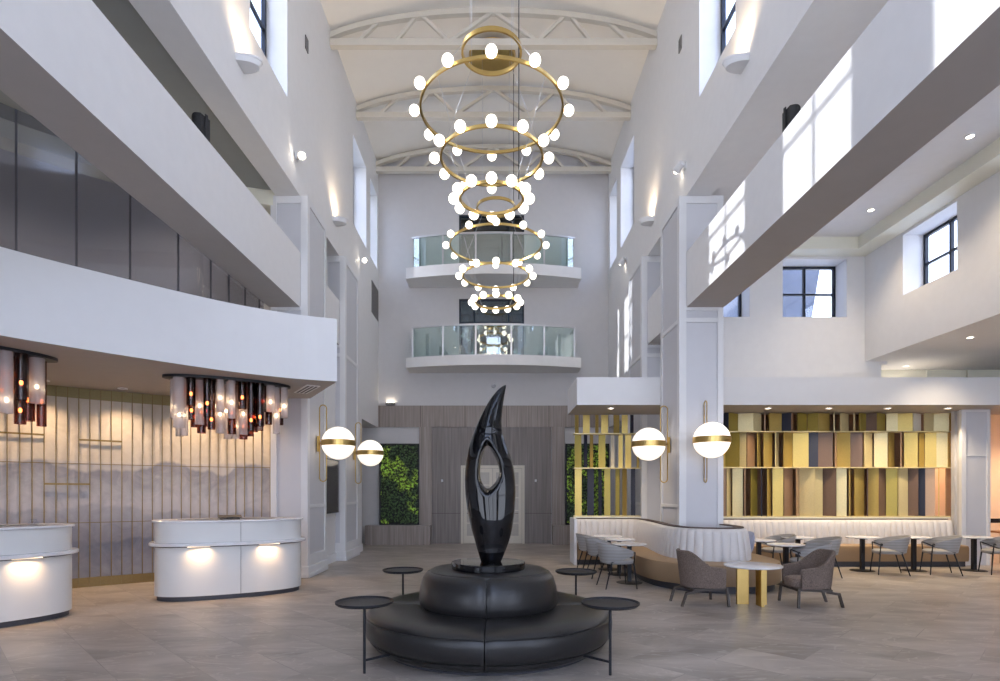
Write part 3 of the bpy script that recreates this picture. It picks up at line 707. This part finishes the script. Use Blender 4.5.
# downlights
def downlight(x, y, z, label, grp, e=0, col=(1, .80, .55), lens=None):
    root = thing('downlight', label, 'ceiling light', (x, y, z), 0, grp)
    MB().ringrect((0, 0, -.008), .065, .02, .016, 24).build('trim_ring', WHITE2, root)
    MB().lathe([(.001, -.004), (.056, -.004), (.056, -.001), (.001, -.001)], 24).build('lens', lens or DOWNL, root)
    if e:
        L = bpy.data.lights.new('downlight_beam', 'SPOT'); L.energy = e*3; L.color = col; L.spot_size = 2.1; L.spot_blend = .8; L.shadow_soft_size = .05
        lo = bpy.data.objects.new('downlight_beam', L); COL.objects.link(lo); lo.parent = root; lo.location = (0, 0, -.03)
for x, y, t in ((2.55, 12.5, 'downlight in the lounge soffit over the small fin screen'), (5.97, 12.5, 'downlight in the lounge soffit nearest the banquette pillar'), (7.29, 12.5, 'downlight in the lounge soffit, second right of the pillar'),
                (8.57, 12.5, 'downlight in the lounge soffit, third right of the pillar'), (9.88, 12.5, 'downlight in the lounge soffit at the far right end of the screen')):
    downlight(x, y, 3.45, t, 'downlights along the lounge soffit', 38)
downlight(9.8, 13.65, 4.62, 'added fill downlight in the narrow upper corridor above the lounge soffit at right', None, 12, (1, .86, .7))  # unseen lamp added to brighten the corridor strip
for px, py, z, t in ((970, 136, 7.3, 'downlight in the high right ceiling nearest the camera'), (871, 209.6, 7.3, 'downlight in the high right ceiling, farther of the two'), (970, 337, 4.62, 'downlight in the lower soffit at far right')):
    Y = (z-1.6)*575/(493-py); downlight((px-493.5)*Y/575, Y, z, t, 'downlights in the upper right ceiling', 40)
for gx, gy, t in ((-6.5, 8.0, 'nearest the glass'), (-7.3, 6.0, 'at the left'), (-5.2, 9.6, 'beside the panelled pillar')):
    downlight(gx, gy, 7.3, 'added fill downlight in the dark gallery ceiling behind the glass partition, '+t, 'added gallery downlights', 35, (1, .86, .7))  # unseen lamps added to lighten the gallery behind the glass

# ------------------------------------------------------------------ mural wall with brass strips
mw = thing('mural_wall', 'curved mountain mural wall with vertical brass strips behind the reception desks', 'feature wall', (-7, 9.6, 0))
AW = [p for p in resample(ARTC, .05) if p[1] > 5.5]
rel(MB().sweep(AW, [(-.02, .16), (.01, .16), (.01, 3.2), (-.02, 3.2)]).build('mural_panel', ARTM), mw)
rel(MB().sweep(AW, [(-.02, 0), (.03, 0), (.03, .16), (-.02, .16)]).build('brass_skirting', BRASSD), mw)
rel(MB().sweep(AW, [(-.02, 3.2), (.02, 3.2), (.02, 3.379), (-.02, 3.379)]).build('header_band', mat('olive_brass_header', (.27, .22, .10), .5, .3, noise=.05)), mw)
rel(MB().sweep(AW, [(.01, 2.09), (.016, 2.09), (.016, 2.10), (.01, 2.10)]).sweep(AW, [(.01, 1.09), (.016, 1.09), (.016, 1.10), (.01, 1.10)]).build('panel_joint', BRASSD), mw)
ST = resample(AW, .155); SN = pnormals(ST)
for p, q in zip(ST[1:-1], SN[1:-1]):
    a = math.atan2(q[1], q[0]); c = (p[0]+q[0]*.025, p[1]+q[1]*.025)
    rel(MB().box(c[0]-.018, c[0]+.018, c[1]-.006, c[1]+.006, .0, 3.37, a, c).build('brass_strip', BRASSD), mw)
for i, z in ((9, 2.5), (16, 1.75), (21, 2.72), (26, 2.55), (30, 1.75), (33, 2.5), (5, 1.75)):
    if i+4 < len(ST):
        a_, b_ = ST[i], ST[min(i+4, len(ST)-1)]; qa, qb = SN[i], SN[i+4]
        rel(MB().bar((a_[0]+qa[0]*.055, a_[1]+qa[1]*.055, z), (b_[0]+qb[0]*.055, b_[1]+qb[1]*.055, z), .02, .03).build('brass_crossbar', BRASSD), mw)
# wall-wash downlights in the soffit near the mural
for i in range(5):
    p = AW[int(len(AW)*(.42+.13*i))]; q = pnormals(AW)[int(len(AW)*(.42+.13*i))]
    downlight(p[0]+q[0]*.45, p[1]+q[1]*.45, 3.38, 'warm wall-wash downlight in the reception soffit close to the mural', 'mural wall-wash downlights', 22, (1, .70, .42), VENT)

# ------------------------------------------------------------------ reception desks
def superell(a, b, e):
    def fn(t, r):
        c, s = math.cos(t), math.sin(t)
        return ((a+r)*math.copysign(abs(c)**e, c), (b+r)*math.copysign(abs(s)**e, s))
    return fn
def desk(x, y, rz, label):
    root = thing('reception_desk', label, 'reception desk', (x, y, 0), rz, 'oval white reception desks')
    fn = superell(1.08, .53, .80); n = 96
    def L(prof, name, m): return MB().lathe(prof, n, fn=fn).build(name, m, root)
    L([(-.05, .0), (-.05, .075), (-.06, .075)], 'plinth', KICK)
    L([(-.02, .07), (-.02, .80), (-.03, .80)], 'body', DESKW)
    L([(.0, .795), (.0, .808), (.0, .81)], 'shadow_strip', KICK)
    L([(.045, .81), (.055, .82), (.055, .85), (.045, .86), (-.1, .86)], 'ledge', MARBLE)
    L([(-.02, .855), (-.02, 1.155), (-.03, 1.156)], 'upper_body', DESKW)
    L([(.0, 1.157), (.015, 1.162), (.015, 1.18), (.005, 1.19), (-.3, 1.19)], 'counter_top', MARBLE)
    MB().box(.085, .091, -.556, -.545, .08, .8).box(.085, .091, -.556, -.545, .86, 1.155).build('vertical_joint', VENT, root)
    for dx in (-.48, .50):
        yy = -.53*(1-abs(dx/1.08)**2.5)**(.4)-.025
        h = MB().box(dx-.15, dx+.15, yy-.015, yy+.02, .803, .8095).build('ledge_lamp', LEDL, root)
        lt = bpy.data.lights.new('ledge_glow', 'AREA'); lt.shape = 'RECTANGLE'; lt.size = .26; lt.size_y = .03; lt.energy = 2.1; lt.color = (1, .66, .36); lt.spread = 2.4
        lo = bpy.data.objects.new('ledge_glow', lt); COL.objects.link(lo); lo.parent = root; lo.location = (dx, yy-.028, .80)
    return root
D1 = (-4.18, 9.17, math.radians(29)); D2 = (-6.37, 6.92, math.radians(50))
desk(*D1, 'oval white reception desk fully in view, nearer the panelled pillar')
desk(*D2, 'oval white reception desk on the left, cut off by the edge of the picture')
def tablet(x, y, rz, label):
    root = thing('tablet', label, 'tablet', (x, y, 1.19), rz)
    MB().box(-.14, .14, -.10, .10, 0, .012).build('base', BLACKM, root, bevel=.003)
    MB().add([(-.17, -.09, .02), (.17, -.09, .02), (.17, .08, .05), (-.17, .08, .05), (-.17, -.09, .032), (.17, -.09, .032), (.17, .08, .062), (-.17, .08, .062)],
             [(0, 3, 2, 1), (4, 5, 6, 7), (0, 1, 5, 4), (2, 3, 7, 6), (1, 2, 6, 5), (0, 4, 7, 3)]).box(-.05, .05, -.02, .02, .01, .03).build('screen', BLACKM, root)
tablet(-4.15, 9.05, D1[2], 'black tablet lying on the right reception desk'); tablet(-6.3, 7.05, D2[2], 'black tablet lying on the left reception desk')
o = MB().box(-.05, .05, -.03, .03, 0, .04).box(-.045, .045, -.001, .001, .04, .07).build('card_holder', WINGLASS, loc=(-6.0, 7.5, 1.19)); tag(o, 'small clear card holder on the left reception desk', 'card holder')

# pendant tube clusters
def cluster(x, y, rz, seed, label):
    root = thing('pendant_cluster', label, 'chandelier', (x, y, 3.38), rz, 'glass tube pendant clusters')
    MB().lathe([(.001, -.001), (1.0, -.001), (1.0, -.04), (.001, -.04)], 64, a=.93, b=.34).build('canopy', BLACKM, root)
    rnd = random.Random(seed); placed = []
    spots = []
    tries = 0
    while len(spots) < 36 and tries < 9000:
        tries += 1; r = rnd.choice((.055, .065, .065, .085)); px = rnd.uniform(-.86, .86); py = rnd.uniform(-.27, .27)
        if (px/(.90-r))**2+(py/(.33-r*.4))**2 > 1: continue
        if all(math.dist((px, py), (q[0], q[1])) > r+q[2]+.006 for q in spots): spots.append((px, py, r))
    for i, (px, py, r) in enumerate(spots):
        smoked = i % 2 == 0; ln = rnd.choice((.42, .50, .58, .68, .76)) if py < 0 else rnd.choice((.6, .7, .8, .86))
        t = MB(); n = 20
        t.lathe([(r, -.04), (r, -.04-ln), (r-.005, -.04-ln), (r-.005, -.04)], n, (px, py, 0))
        o = t.build('glass_tube', SMOKET if smoked else FROST, root)
        bz = -.04-ln*rnd.uniform(.55, .8)
        MB().tube((px, py, -.04), (px, py, bz+.05), .012, n=8).build('lamp_stem', BRASSD if smoked else RAIL, o)
        MB().sphere((px, py, bz), .022, 10, 8, 1.4).build('filament_bulb', AMBER if smoked else WARMB, o)
cluster(-4.19, 9.13, math.radians(31.5), 3, 'cluster of smoked and frosted glass tube pendants over the right reception desk')
cluster(-6.38, 6.93, math.radians(52), 8, 'cluster of smoked and frosted glass tube pendants over the left reception desk')

# ------------------------------------------------------------------ round leather sofa
CX, CY = -.055, 6.13
sf = thing('round_sofa', 'round black leather sofa with a raised drum back in the centre of the floor', 'sofa', (CX, CY, 0), math.radians(-1))
MB().lathe([(1.10, 0), (1.12, .045), (1.05, .06)], 96).build('plinth', KICK, sf)
def seg(prof, name, m, nseg, gap, root, off=0):
    for k in range(nseg):
        a0 = off+2*PI*k/nseg+gap; a1 = off+2*PI*(k+1)/nseg-gap; N = 40; vs = []; mm = len(prof)
        for i in range(N+1):
            t = a0+(a1-a0)*i/N; e = min(i, N-i); sh = -.012 if e == 0 else (-.004 if e == 1 else 0)
            for r, z in prof: vs.append(((r+sh*min(1, r*5))*math.cos(t), (r+sh*min(1, r*5))*math.sin(t), z+sh*(1 if z > .12 else 0)))
        MB().add(vs, [(i*mm+j, i*mm+j+1, (i+1)*mm+j+1, (i+1)*mm+j) for i in range(N) for j in range(mm-1)], True).add(vs, [tuple(range(mm)), tuple(range(N*mm+mm-1, N*mm-1, -1))]).build(name, m, root)
seg([(.6, .045), (1.15, .04), (1.21, .07), (1.245, .115), (1.246, .12), (1.236, .126), (1.248, .133), (1.275, .16), (1.292, .22), (1.296, .28), (1.29, .33), (1.282, .346), (1.268, .350), (1.270, .356), (1.26, .370), (1.225, .392), (1.15, .415), (1.0, .425), (.8, .42), (.6, .415)], 'seat', LEATHER, 4, .0035, sf, PI/2)
seg([(.2, .40), (.69, .40), (.725, .44), (.735, .50), (.72, .62), (.69, .72), (.655, .765), (.61, .785), (.5, .79), (.2, .79)], 'backrest_drum', LEATHER, 4, .005, sf, PI/2)
MB().lathe([(.001, .40), (.62, .40), (.62, .785), (.60, .795), (.001, .795)], 64).build('drum_top', LEATHER, sf)

# sculpture
def zz(y): return 1.6+(118-.3012*y)*.0107
K = .00328
OUT = [(28, 211, 214), (36, 196, 213), (48, 183, 210), (70, 165, 206), (100, 146, 202), (130, 131, 199), (160, 117, 198), (190, 105, 202), (225, 93, 212), (260, 85, 225), (300, 79, 236), (340, 77, 241), (380, 78, 243), (420, 82, 242), (460, 88, 239), (500, 97, 233), (540, 108, 224), (580, 119, 210), (600, 125, 202), (617, 130, 195)]
OUT2 = catmull([tuple(map(float, p)) for p in OUT], 9.)
body = MB(); vs = []; N = 40
for (y, l, r) in OUT2:
    c = ((l+r)/2-154)*K; a = (r-l)/2*K; b = a*.72 if a > .15 else a*.8; z = zz(y); b = min(b, .17)
    oy = .10*max(0, (300-y)/300)**1.5*0
    for i in range(N): t = 2*PI*i/N; vs.append((c+a*math.cos(t), oy+b*math.sin(t), z))
M_ = len(OUT2)
body.add(vs, [(j*N+i, j*N+(i+1) % N, (j+1)*N+(i+1) % N, (j+1)*N+i) for j in range(M_-1) for i in range(N)]+[tuple(range(N)), tuple(range(M_*N-1, (M_-1)*N-1, -1))])
bo = body.build('sculpture_body', GLOSSB)
HOLE = [(150, 232), (140, 252), (132, 280), (128, 310), (130, 340), (140, 362), (152, 372), (166, 362), (180, 345), (188, 322), (186, 300), (178, 276), (166, 254), (157, 238)]
HL = catmull([tuple(map(float, p)) for p in HOLE+HOLE[:1]], 6.)[:-1]
cut = MB(); vs = []; n = len(HL); hc = (156, 305)
for dy in [-.30, -.2, -.13, -.08, -.03, .03, .08, .13, .2, .30]:
    s = 1+1.9*abs(dy)**1.4*2.2
    for (x, y) in HL: vs.append(((hc[0]+(x-hc[0])*s-154)*K, dy, zz(hc[1]+(y-hc[1])*s)))
cut.add(vs, [(j*n+i, j*n+(i+1) % n, (j+1)*n+(i+1) % n, (j+1)*n+i) for j in range(9) for i in range(n)]+[tuple(range(n)), tuple(range(10*n-1, 9*n-1, -1))])
co = cut.build('cutter', GLOSSB)
md = bo.modifiers.new('b', 'BOOLEAN'); md.operation = 'DIFFERENCE'; md.object = co; md.solver = 'EXACT'
rm = bo.modifiers.new('r', 'REMESH'); rm.mode = 'VOXEL'; rm.voxel_size = .011; rm.use_smooth_shade = True
sm = bo.modifiers.new('s', 'SMOOTH'); sm.factor = .5; sm.iterations = 14
dg = bpy.context.evaluated_depsgraph_get(); me = bpy.data.meshes.new_from_object(bo.evaluated_get(dg))
bo.modifiers.clear(); bo.data = me
bpy.data.objects.remove(co)
for p in me.polygons: p.use_smooth = True
sc = thing('flame_sculpture', 'tall glossy black flame-shaped sculpture with an oval hole, standing on the round sofa', 'sculpture', (CX, CY, .796))
bo.parent = sc; bo.location = (0, 0, -.796-.012); bo.name = 'flame_body'
MB().lathe([(.001, 0), (.385, 0), (.392, .008), (.392, .068), (.385, .075), (.001, .075)], 64).build('base_disc', GLOSSB, sc)

# side tables
def sidetable(x, y, label):
    ang = math.atan2(CY-y, CX-x); root = thing('side_table', label, 'side table', (x, y, -.0), ang, 'black tray side tables around the sofa')
    MB().lathe([(.001, .615), (.235, .615), (.252, .63), (.254, .645), (.247, .645), (.235, .63), (.001, .628)], 48).build('tray_top', BLACKM, root)
    MB().tube((0, 0, 0), (0, 0, .62), .0125, n=12).build('pole', BLACKM, root)
    MB().bar((0, 0, .115), (.30, 0, .115), .012, .02).build('foot_bar', BLACKM, root)
for dx, dy, t in ((-1.09, -1.03, 'near the camera on the left of the round sofa'), (1.08, -1.08, 'near the camera on the right of the round sofa'), (-1.08, 1.08, 'behind the round sofa on the left'), (1.07, .95, 'behind the round sofa on the right')):
    sidetable(CX+dx, CY+dy, 'round black tray side table '+t)

# ------------------------------------------------------------------ curved banquette
bq = thing('banquette', 'long curved banquette with ivory channelled back and tan seat around the pillar', 'banquette', (3.9, 11, 0))
BP = catmull([(1.85, 13.28), (2.5, 13.30), (3.0, 13.28), (3.28, 13.0), (3.27, 12.2), (3.20, 11.2), (3.16, 10.6), (3.22, 10.05), (3.45, 9.7), (3.8, 9.56), (4.1, 9.6), (4.33, 9.85), (4.42, 10.3), (4.42, 11.2), (4.44, 12.2), (4.6, 12.75), (5.0, 12.92), (6.0, 12.94), (8, 12.94), (10.32, 12.94)], .05)
BP = resample(BP, .02); BN = pnormals(BP)      # right-hand normal of travel: towards the seat side
per = .14; cum = [0]
for a, b_ in zip(BP, BP[1:]): cum.append(cum[-1]+math.dist(a, b_))
def backprof(i):
    t = (cum[i] % per)/per; g = abs(math.sin(PI*t))**.4; o = .035*g
    return [(-.10, .40), (.05+o, .40), (.045+o, .6), (.02+o, .8), (-.0+o, .93), (-.02+o*.8, .975), (-.05+o*.5, .995), (-.10, 1.0)]
rel(MB().sweep(BP, backprof).build('channelled_back', CREAMU), bq)
BS = BP[::4]; SNn = BN[::4]
rel(MB().sweep(BS, [(-.0, .12), (.52, .12), (.535, .16), (.54, .40), (.52, .45), (.46, .465), (-.0, .465)], SNn).build('seat', TAN), bq)
rel(MB().sweep(BS, [(.0, 0), (.44, 0), (.44, .12), (.0, .12)], SNn).build('plinth', KICK), bq)
rel(MB().sweep(BS, [(-.17, 1.0), (-.035, 1.0), (-.035, 1.018), (-.17, 1.018)], SNn, smooth=False).build('cap_rail', SEAMM), bq)
rel(MB().sweep(BS, [(-.17, 0), (-.101, 0), (-.101, .999), (-.17, .999)], SNn, smooth=False).build('rear_panel', WHITE2), bq)
rel(MB().box(1.79, 1.85, 12.74, 13.48, 0, 1.03).build('end_panel', WHITE2, bevel=.006), bq)
# cushion
cu = MB(); vs = []; n = 20
for j in range(n+1):
    for i in range(n+1):
        u, w_ = -1+2*i/n, -1+2*j/n; th = .07*(1-abs(u)**3)*(1-abs(w_)**3)
        vs.append((u*.22*(1-.06*w_*w_), th, w_*.22*(1-.06*u*u)))
nn = len(vs); vs += [(x, -y, z) for x, y, z in vs]; g = lambda i, j, o: o+j*(n+1)+i
cu.add(vs, [(g(i, j, 0), g(i+1, j, 0), g(i+1, j+1, 0), g(i, j+1, 0)) for i in range(n) for j in range(n)]+[(g(i, j, nn), g(i, j+1, nn), g(i+1, j+1, nn), g(i+1, j, nn)) for i in range(n) for j in range(n)], True)
o = cu.build('cushion', BLUEC); o.location = (4.60, 10.35, .69); o.rotation_euler = (math.radians(10), 0, math.radians(80))
tag(o, 'pale blue square cushion leaning at the side of the curved banquette back', 'cushion')

# ------------------------------------------------------------------ fin screens
FC_ = {'gold': mat('gold_fin', (.52, .38, .11), .35, .55, noise=.05), 'pale': mat('pale_gold_fin', (.66, .56, .30), .4, .35, noise=.05), 'olive': mat('olive_gold_fin', (.36, .28, .06), .4, .45, noise=.05),
       'navy': mat('navy_fin', (.018, .022, .045), .5, 0, noise=.05), 'copper': mat('copper_fin', (.42, .26, .15), .35, .5, noise=.05), 'cream': mat('cream_fin', (.66, .62, .52), .5, 0, noise=.03), 'brown': mat('brown_fin', (.16, .10, .07), .45, .2, noise=.05)}
def screen(x0, x1, y, z0, z1, seed, label, sparse, levels):
    root = thing('fin_screen', label, 'screen', ((x0+x1)/2, y, z0), 0, 'gold fin screens')
    rnd = random.Random(seed); zs = [z0]+levels+[z1]
    for z in zs[:-1]: rel(MB().box(x0, x1, y-.13, y+.10, z-.012, z+.012).build('shelf_rail', FC_['pale']), root)
    for a, b_ in zip(zs, zs[1:]):
        x = x0+.03
        while x < x1-.05:
            if sparse: w_ = rnd.choice((.10, .14, .16)); key = rnd.choices(('gold', 'olive', 'navy', 'cream', 'copper'), (5, 3, 2.4, 1.6, .4))[0]; ang = rnd.uniform(-.5, .7)
            else: w_ = rnd.choice((.22, .26, .32)); key = rnd.choices(('gold', 'pale', 'olive', 'navy', 'copper', 'cream', 'brown'), (5, 5, 2.6, 1.5, 2.6, .6, 1.2))[0]; ang = rnd.choice((-.75, -.4, .2, .5, .9, 1.1))
            if x+w_*abs(math.cos(ang)) >= x1: w_ = (x1-x-.005)/abs(math.cos(ang))
            cx = x+w_*abs(math.cos(ang))/2
            if cx+w_*abs(math.cos(ang))/2 < x1:
                rel(MB().box(cx-w_/2, cx+w_/2, y-.008, y+.008, a+.012, b_-.012, ang, (cx, y)).build('fin', FC_[key]), root)
            x += w_*abs(math.cos(ang))+(rnd.choice((.06, .1, .13)) if sparse else rnd.choice((.0, .01, .03)))
    rel(MB().box(x0, x1, y-.15, y+.10, z0-.04, z0-.012).build('sill', CREAMB), root)
screen(1.88, 3.42, 13.38+.12, 1.06, 3.445, 5, 'small gold fin screen above the left end of the banquette', True, [2.18, 2.98])
screen(4.75, 10.62, 13.22, 1.06, 3.445, 11, 'long gold, copper and navy fin screen behind the right banquette', False, [2.18, 3.0])

# ------------------------------------------------------------------ chairs
def upath(r, L, n=22):
    P = [(L*(1-i/5), r) for i in range(5)]
    P += [(-r*math.sin(PI*i/n)*1.0, r*math.cos(PI*i/n)) for i in range(n+1)]
    P += [(L*(i+1)/5, -r) for i in range(5)]
    return P
def shell(mb, r, L, ztop, zbot, th, flare=.0, lean=0.):
    P = upath(r, L); N = pnormals(P); n = len(P)
    cen = [(-N[i][0], -N[i][1]) for i in range(n)]
    # orient normals outwards
    for i in range(n):
        ox, oy = (P[i][0] if P[i][0] < 0 else 0), P[i][1]
        s = 1 if N[i][0]*ox+N[i][1]*oy > 0 else -1; N[i] = (N[i][0]*s, N[i][1]*s)
    def prof(i):
        t = abs(i/(n-1)*2-1); zt, zb = ztop(t), zbot(t); f = flare; m = (zt+zb)/2; back = (1-t)*lean
        return [(0, zb), (th, zb+.0), (th+f*.5+back*.5, m), (th+f+back, zt-.012), (th*.75+f+back, zt), (th*.25+f+back, zt), (0+f+back, zt-.012), (f*.5+back*.5, m)]
    return mb.sweep(P, prof, N)
def dining_chair():
    root = thing('dining_chair', 'x', 'chair', (0, 0, 0), 0, 'grey tub dining chairs at the banquette tables'); root.scale = (1.1, 1.1, 1.02)
    shell(MB(), .225, .17, lambda t: .755-.13*t**1.6, lambda t: .42+.17*max(0, t-.25)**1.2, .025, .02, .05).build('tub_back', CHAIRG, root)
    MB().lathe([(.001, .40), (.22, .40), (.235, .42), (.235, .455), (.21, .475), (.001, .48)], 32, fn=lambda t, r: (r*1.03*math.copysign(abs(math.cos(t))**.8, math.cos(t))+.02, r*.93*math.copysign(abs(math.sin(t))**.8, math.sin(t)))).build('seat', CHAIRG, root)
    for s in (-1, 1):
        MB().tube((.20, s*.20, .40), (.235, s*.235, 0), .013, .009, 10).build('leg', BLACKM, root)
        MB().tube((-.14, s*.17, .42), (-.25, s*.22, 0), .013, .009, 10).build('leg', BLACKM, root)
    fr = MB()
    for s in (-1, 1):
        fr.tube((.20, s*.20, .40), (.20, s*.245, .60), .010, n=8); fr.tube((.2, s*.245, .60), (-.14, s*.2, .44), .010, n=8); fr.tube((-.14, s*.2, .44), (-.26, 0, .42), .010, n=8)
    fr.tube((.2, .2, .4), (.2, -.2, .4), .01, n=8)
    fr.build('frame', BLACKM, root)
    return root
dc = dining_chair()
CH = [(2.10, 9.80, 8, 'grey tub dining chair nearest the camera in the left row of the banquette'), (2.08, 10.95, 5, 'grey tub dining chair in the middle of the left row of the banquette'), (2.05, 11.9, 5, 'grey tub dining chair farthest back in the left row, by the small fin screen'),
      (5.36, 9.78, 165, 'grey tub dining chair right behind the right tweed armchair'), (6.3, 11.05, 170, 'grey tub dining chair second from the pillar, back edge showing above the tweed armchair'), (5.75, 11.65, 185, 'grey tub dining chair mostly hidden behind the marble tables next to the pillar'),
      (7.82, 11.36, 162, 'grey tub dining chair at the table left of centre along the right banquette'), (8.83, 11.36, 162, 'grey tub dining chair between the last two tables of the right banquette'), (10.02, 11.36, 162, 'grey tub dining chair cut off by the right edge of the picture')]
for i, (x, y, a, t) in enumerate(CH):
    if i == 0: dc.location = (x, y, 0); dc.rotation_euler = (0, 0, math.radians(a)); dc['label'] = t
    else: copy_tree(dc, None, (x, y, 0), math.radians(a), t)
def bistro():
    root = thing('bistro_table', 'x', 'table', (0, 0, 0), 0, 'marble-topped pedestal tables')
    MB().lathe([(.001, .675), (.29, .675), (.305, .685), (.305, .695), (.30, .70), (.001, .70)], 48).build('table_top', MARBLE, root)
    MB().box(-.035, .035, -.035, .035, .02, .66).box(-.14, .14, -.02, .02, .655, .675).box(-.02, .02, -.14, .14, .655, .675).build('column', BLACKM, root)
    MB().lathe([(.001, 0), (.225, 0), (.23, .008), (.2, .018), (.001, .028)], 40).build('base', BLACKM, root)
    return root
bt = bistro()
TB = [(2.42, 10.25, 'pedestal table nearest the camera in the left row of the banquette'), (2.47, 11.3, 'pedestal table in the middle of the left row of the banquette'), (2.42, 12.05, 'pedestal table farthest back in the left row'),
      (5.12, 11.1, 'pedestal table just right of the pale blue cushion'), (5.15, 10.13, 'pedestal table directly behind the brass-legged coffee table'), (6.22, 11.75, 'pedestal table against the back banquette, above the right tweed armchair'),
      (7.6, 11.85, 'pedestal table third from the right along the right banquette'), (8.66, 11.85, 'pedestal table second from the right along the right banquette'), (9.90, 11.85, 'pedestal table farthest right along the right banquette')]
for i, (x, y, t) in enumerate(TB):
    t = 'round marble-topped '+t
    if i == 0: bt.location = (x, y, 0); bt['label'] = t
    else: copy_tree(bt, None, (x, y, 0), 0, t)
def lounge(x, y, rz, label):
    root = thing('armchair', label, 'armchair', (x, y, 0), rz, 'brown tweed armchairs'); root.scale = (.91, .97, .98)
    def zt(t): return .60+.20*max(0, min(1, (1-t*1.35)*1.6))**1. if t < .74 else .60
    def zt(t):
        k = max(0, min(1, (.78-t)/.55)); k = k*k*(3-2*k); return .575+.225*k-.03*max(0, t-.8)*5
    shell(MB(), .255, .26, zt, lambda t: .27, .05, .015, .06).build('tub_back', TWEED, root)
    MB().lathe([(.001, .26), (.24, .26), (.262, .28), (.268, .36), (.25, .395), (.20, .41), (.001, .415)], 40, fn=lambda t, r: (r*1.12*math.copysign(abs(math.cos(t))**.7, math.cos(t))+.035, r*.92*math.copysign(abs(math.sin(t))**.7, math.sin(t)))).build('seat_cushion', TWEEDS, root)
    fr = MB()
    for s in (-1, 1): fr.bar((.30, s*.26, .255), (-.22, s*.24, .235), .03, .035)
    fr.bar((.29, -.26, .25), (.29, .26, .25), .03, .035); fr.bar((-.22, -.24, .235), (-.22, .24, .235), .03, .035)
    fr.build('frame', WALNUT, root)
    for s in (-1, 1):
        MB().bar((.29, s*.275, .27), (.31, s*.30, 0), .035, .03, (0, 1, 0)).build('leg', WALNUT, root)
        MB().bar((-.15, s*.24, .22), (-.34, s*.235, .19), .034, .04, (0, 1, 0)).bar((-.33, s*.235, .205), (-.40, s*.22, 0), .034, .036, (0, 1, 0)).build('leg', WALNUT, root)
    return root
lounge(3.0, 8.33, math.radians(4), 'brown tweed armchair left of the brass-legged coffee table, facing right')
lounge(4.52, 8.25, math.radians(178), 'brown tweed armchair right of the brass-legged coffee table, facing left')
ct = thing('coffee_table', 'round marble coffee table on brass slab legs between the two tweed armchairs', 'coffee table', (3.70, 8.2, 0), 0)
MB().lathe([(.001, .55), (.375, .55), (.39, .558), (.39, .572), (.383, .577), (.001, .577)], 64).build('table_top', MARBLE, ct)
MB().box(-.20, -.03, .06, .10, 0, .55).box(-.07, -.03, .10, .22, 0, .55).build('slab_leg', BRASS, ct, bevel=.003)
MB().box(.10, .20, .0, .04, 0, .55).box(.055, .10, -.14, .04, 0, .55).build('slab_leg', BRASS, ct, bevel=.003)
# dark chair at far right edge
wc = thing('corridor_stool', 'dark metal stool with orange wooden seat at the right edge in the warm corridor', 'stool', (11.75, 13.3, 0))
MB().box(-.2, .2, -.2, .2, .68, .72).build('seat', TREAD, wc, bevel=.01)
for a in (-1, 1):
    for b_ in (-1, 1): MB().tube((a*.17, b_*.17, .68), (a*.21, b_*.21, 0), .012, n=8).build('leg', BLACKM, wc)
MB().tube((-.18, .18, .72), (-.2, .2, .98), .012, n=8).tube((.18, .18, .72), (.2, .2, .98), .012, n=8).box(-.22, .22, .18, .22, .9, 1.0).build('backrest', BLACKM, wc)

# neighbouring roof seen through the right windows
nb = MB().add([(x, y, z) for y in (17.5, 21) for x, z in ((3.9, 4.6), (9.3, 4.6), (10.0, 8.8), (8.3, 8.8), (7.4, 6.2), (3.9, 7.6))], [(0, 1, 2, 3, 4, 5), (11, 10, 9, 8, 7, 6)]+[(i, i+6, (i+1) % 6+6, (i+1) % 6) for i in range(6)])
struct(nb.build('wall_outside_parapet', OUTB))

# ------------------------------------------------------------------ light
W = bpy.data.worlds.new('sky'); S.world = W; W.use_nodes = True; nt = W.node_tree; bg = nt.nodes['Background']
tc = nt.nodes.new('ShaderNodeTexCoord'); sp = nt.nodes.new('ShaderNodeSeparateXYZ'); rr = nt.nodes.new('ShaderNodeValToRGB')
rr.color_ramp.elements[0].position = 0.0; rr.color_ramp.elements[0].color = (.86, .87, .92, 1); rr.color_ramp.elements[1].position = .8; rr.color_ramp.elements[1].color = (.45, .60, .95, 1)
nt.links.new(tc.outputs['Generated'], sp.inputs[0]); nt.links.new(sp.outputs[2], rr.inputs[0]); nt.links.new(rr.outputs[0], bg.inputs[0])
bg.inputs[1].default_value = 4.6
L = bpy.data.lights.new('sun', 'SUN'); L.energy = 4; L.color = (1, .96, .9); L.angle = math.radians(.6)
so = bpy.data.objects.new('sun', L); COL.objects.link(so)
so.rotation_euler = Vector((7.6, -.38, -3.82)).to_track_quat('-Z', 'Y').to_euler()
# warm corridor lamp
def pt(name, loc, e, col, r=.1):
    l = bpy.data.lights.new(name, 'POINT'); l.energy = e; l.color = col; l.shadow_soft_size = r
    o = bpy.data.objects.new(name, l); COL.objects.link(o); o.location = loc; return o
downlight(12.0, 15.2, 3.9, 'downlight in the warm corridor beyond the end column', None, 130, (1, .58, .30))

cam = bpy.data.cameras.new('camera'); co = bpy.data.objects.new('camera', cam); COL.objects.link(co)
co.location = (0, 0, 1.6); co.rotation_euler = (PI/2, 0, 0)
cam.sensor_width = 36; cam.lens = 575*36/1000; cam.shift_x = .0065; cam.shift_y = .1525; cam.clip_start = .05
S.camera = co
S.view_settings.view_transform = 'Standard'; S.view_settings.look = 'None'; S.view_settings.exposure = 0.34; S.view_settings.gamma = 1
S.view_settings.use_curve_mapping = False
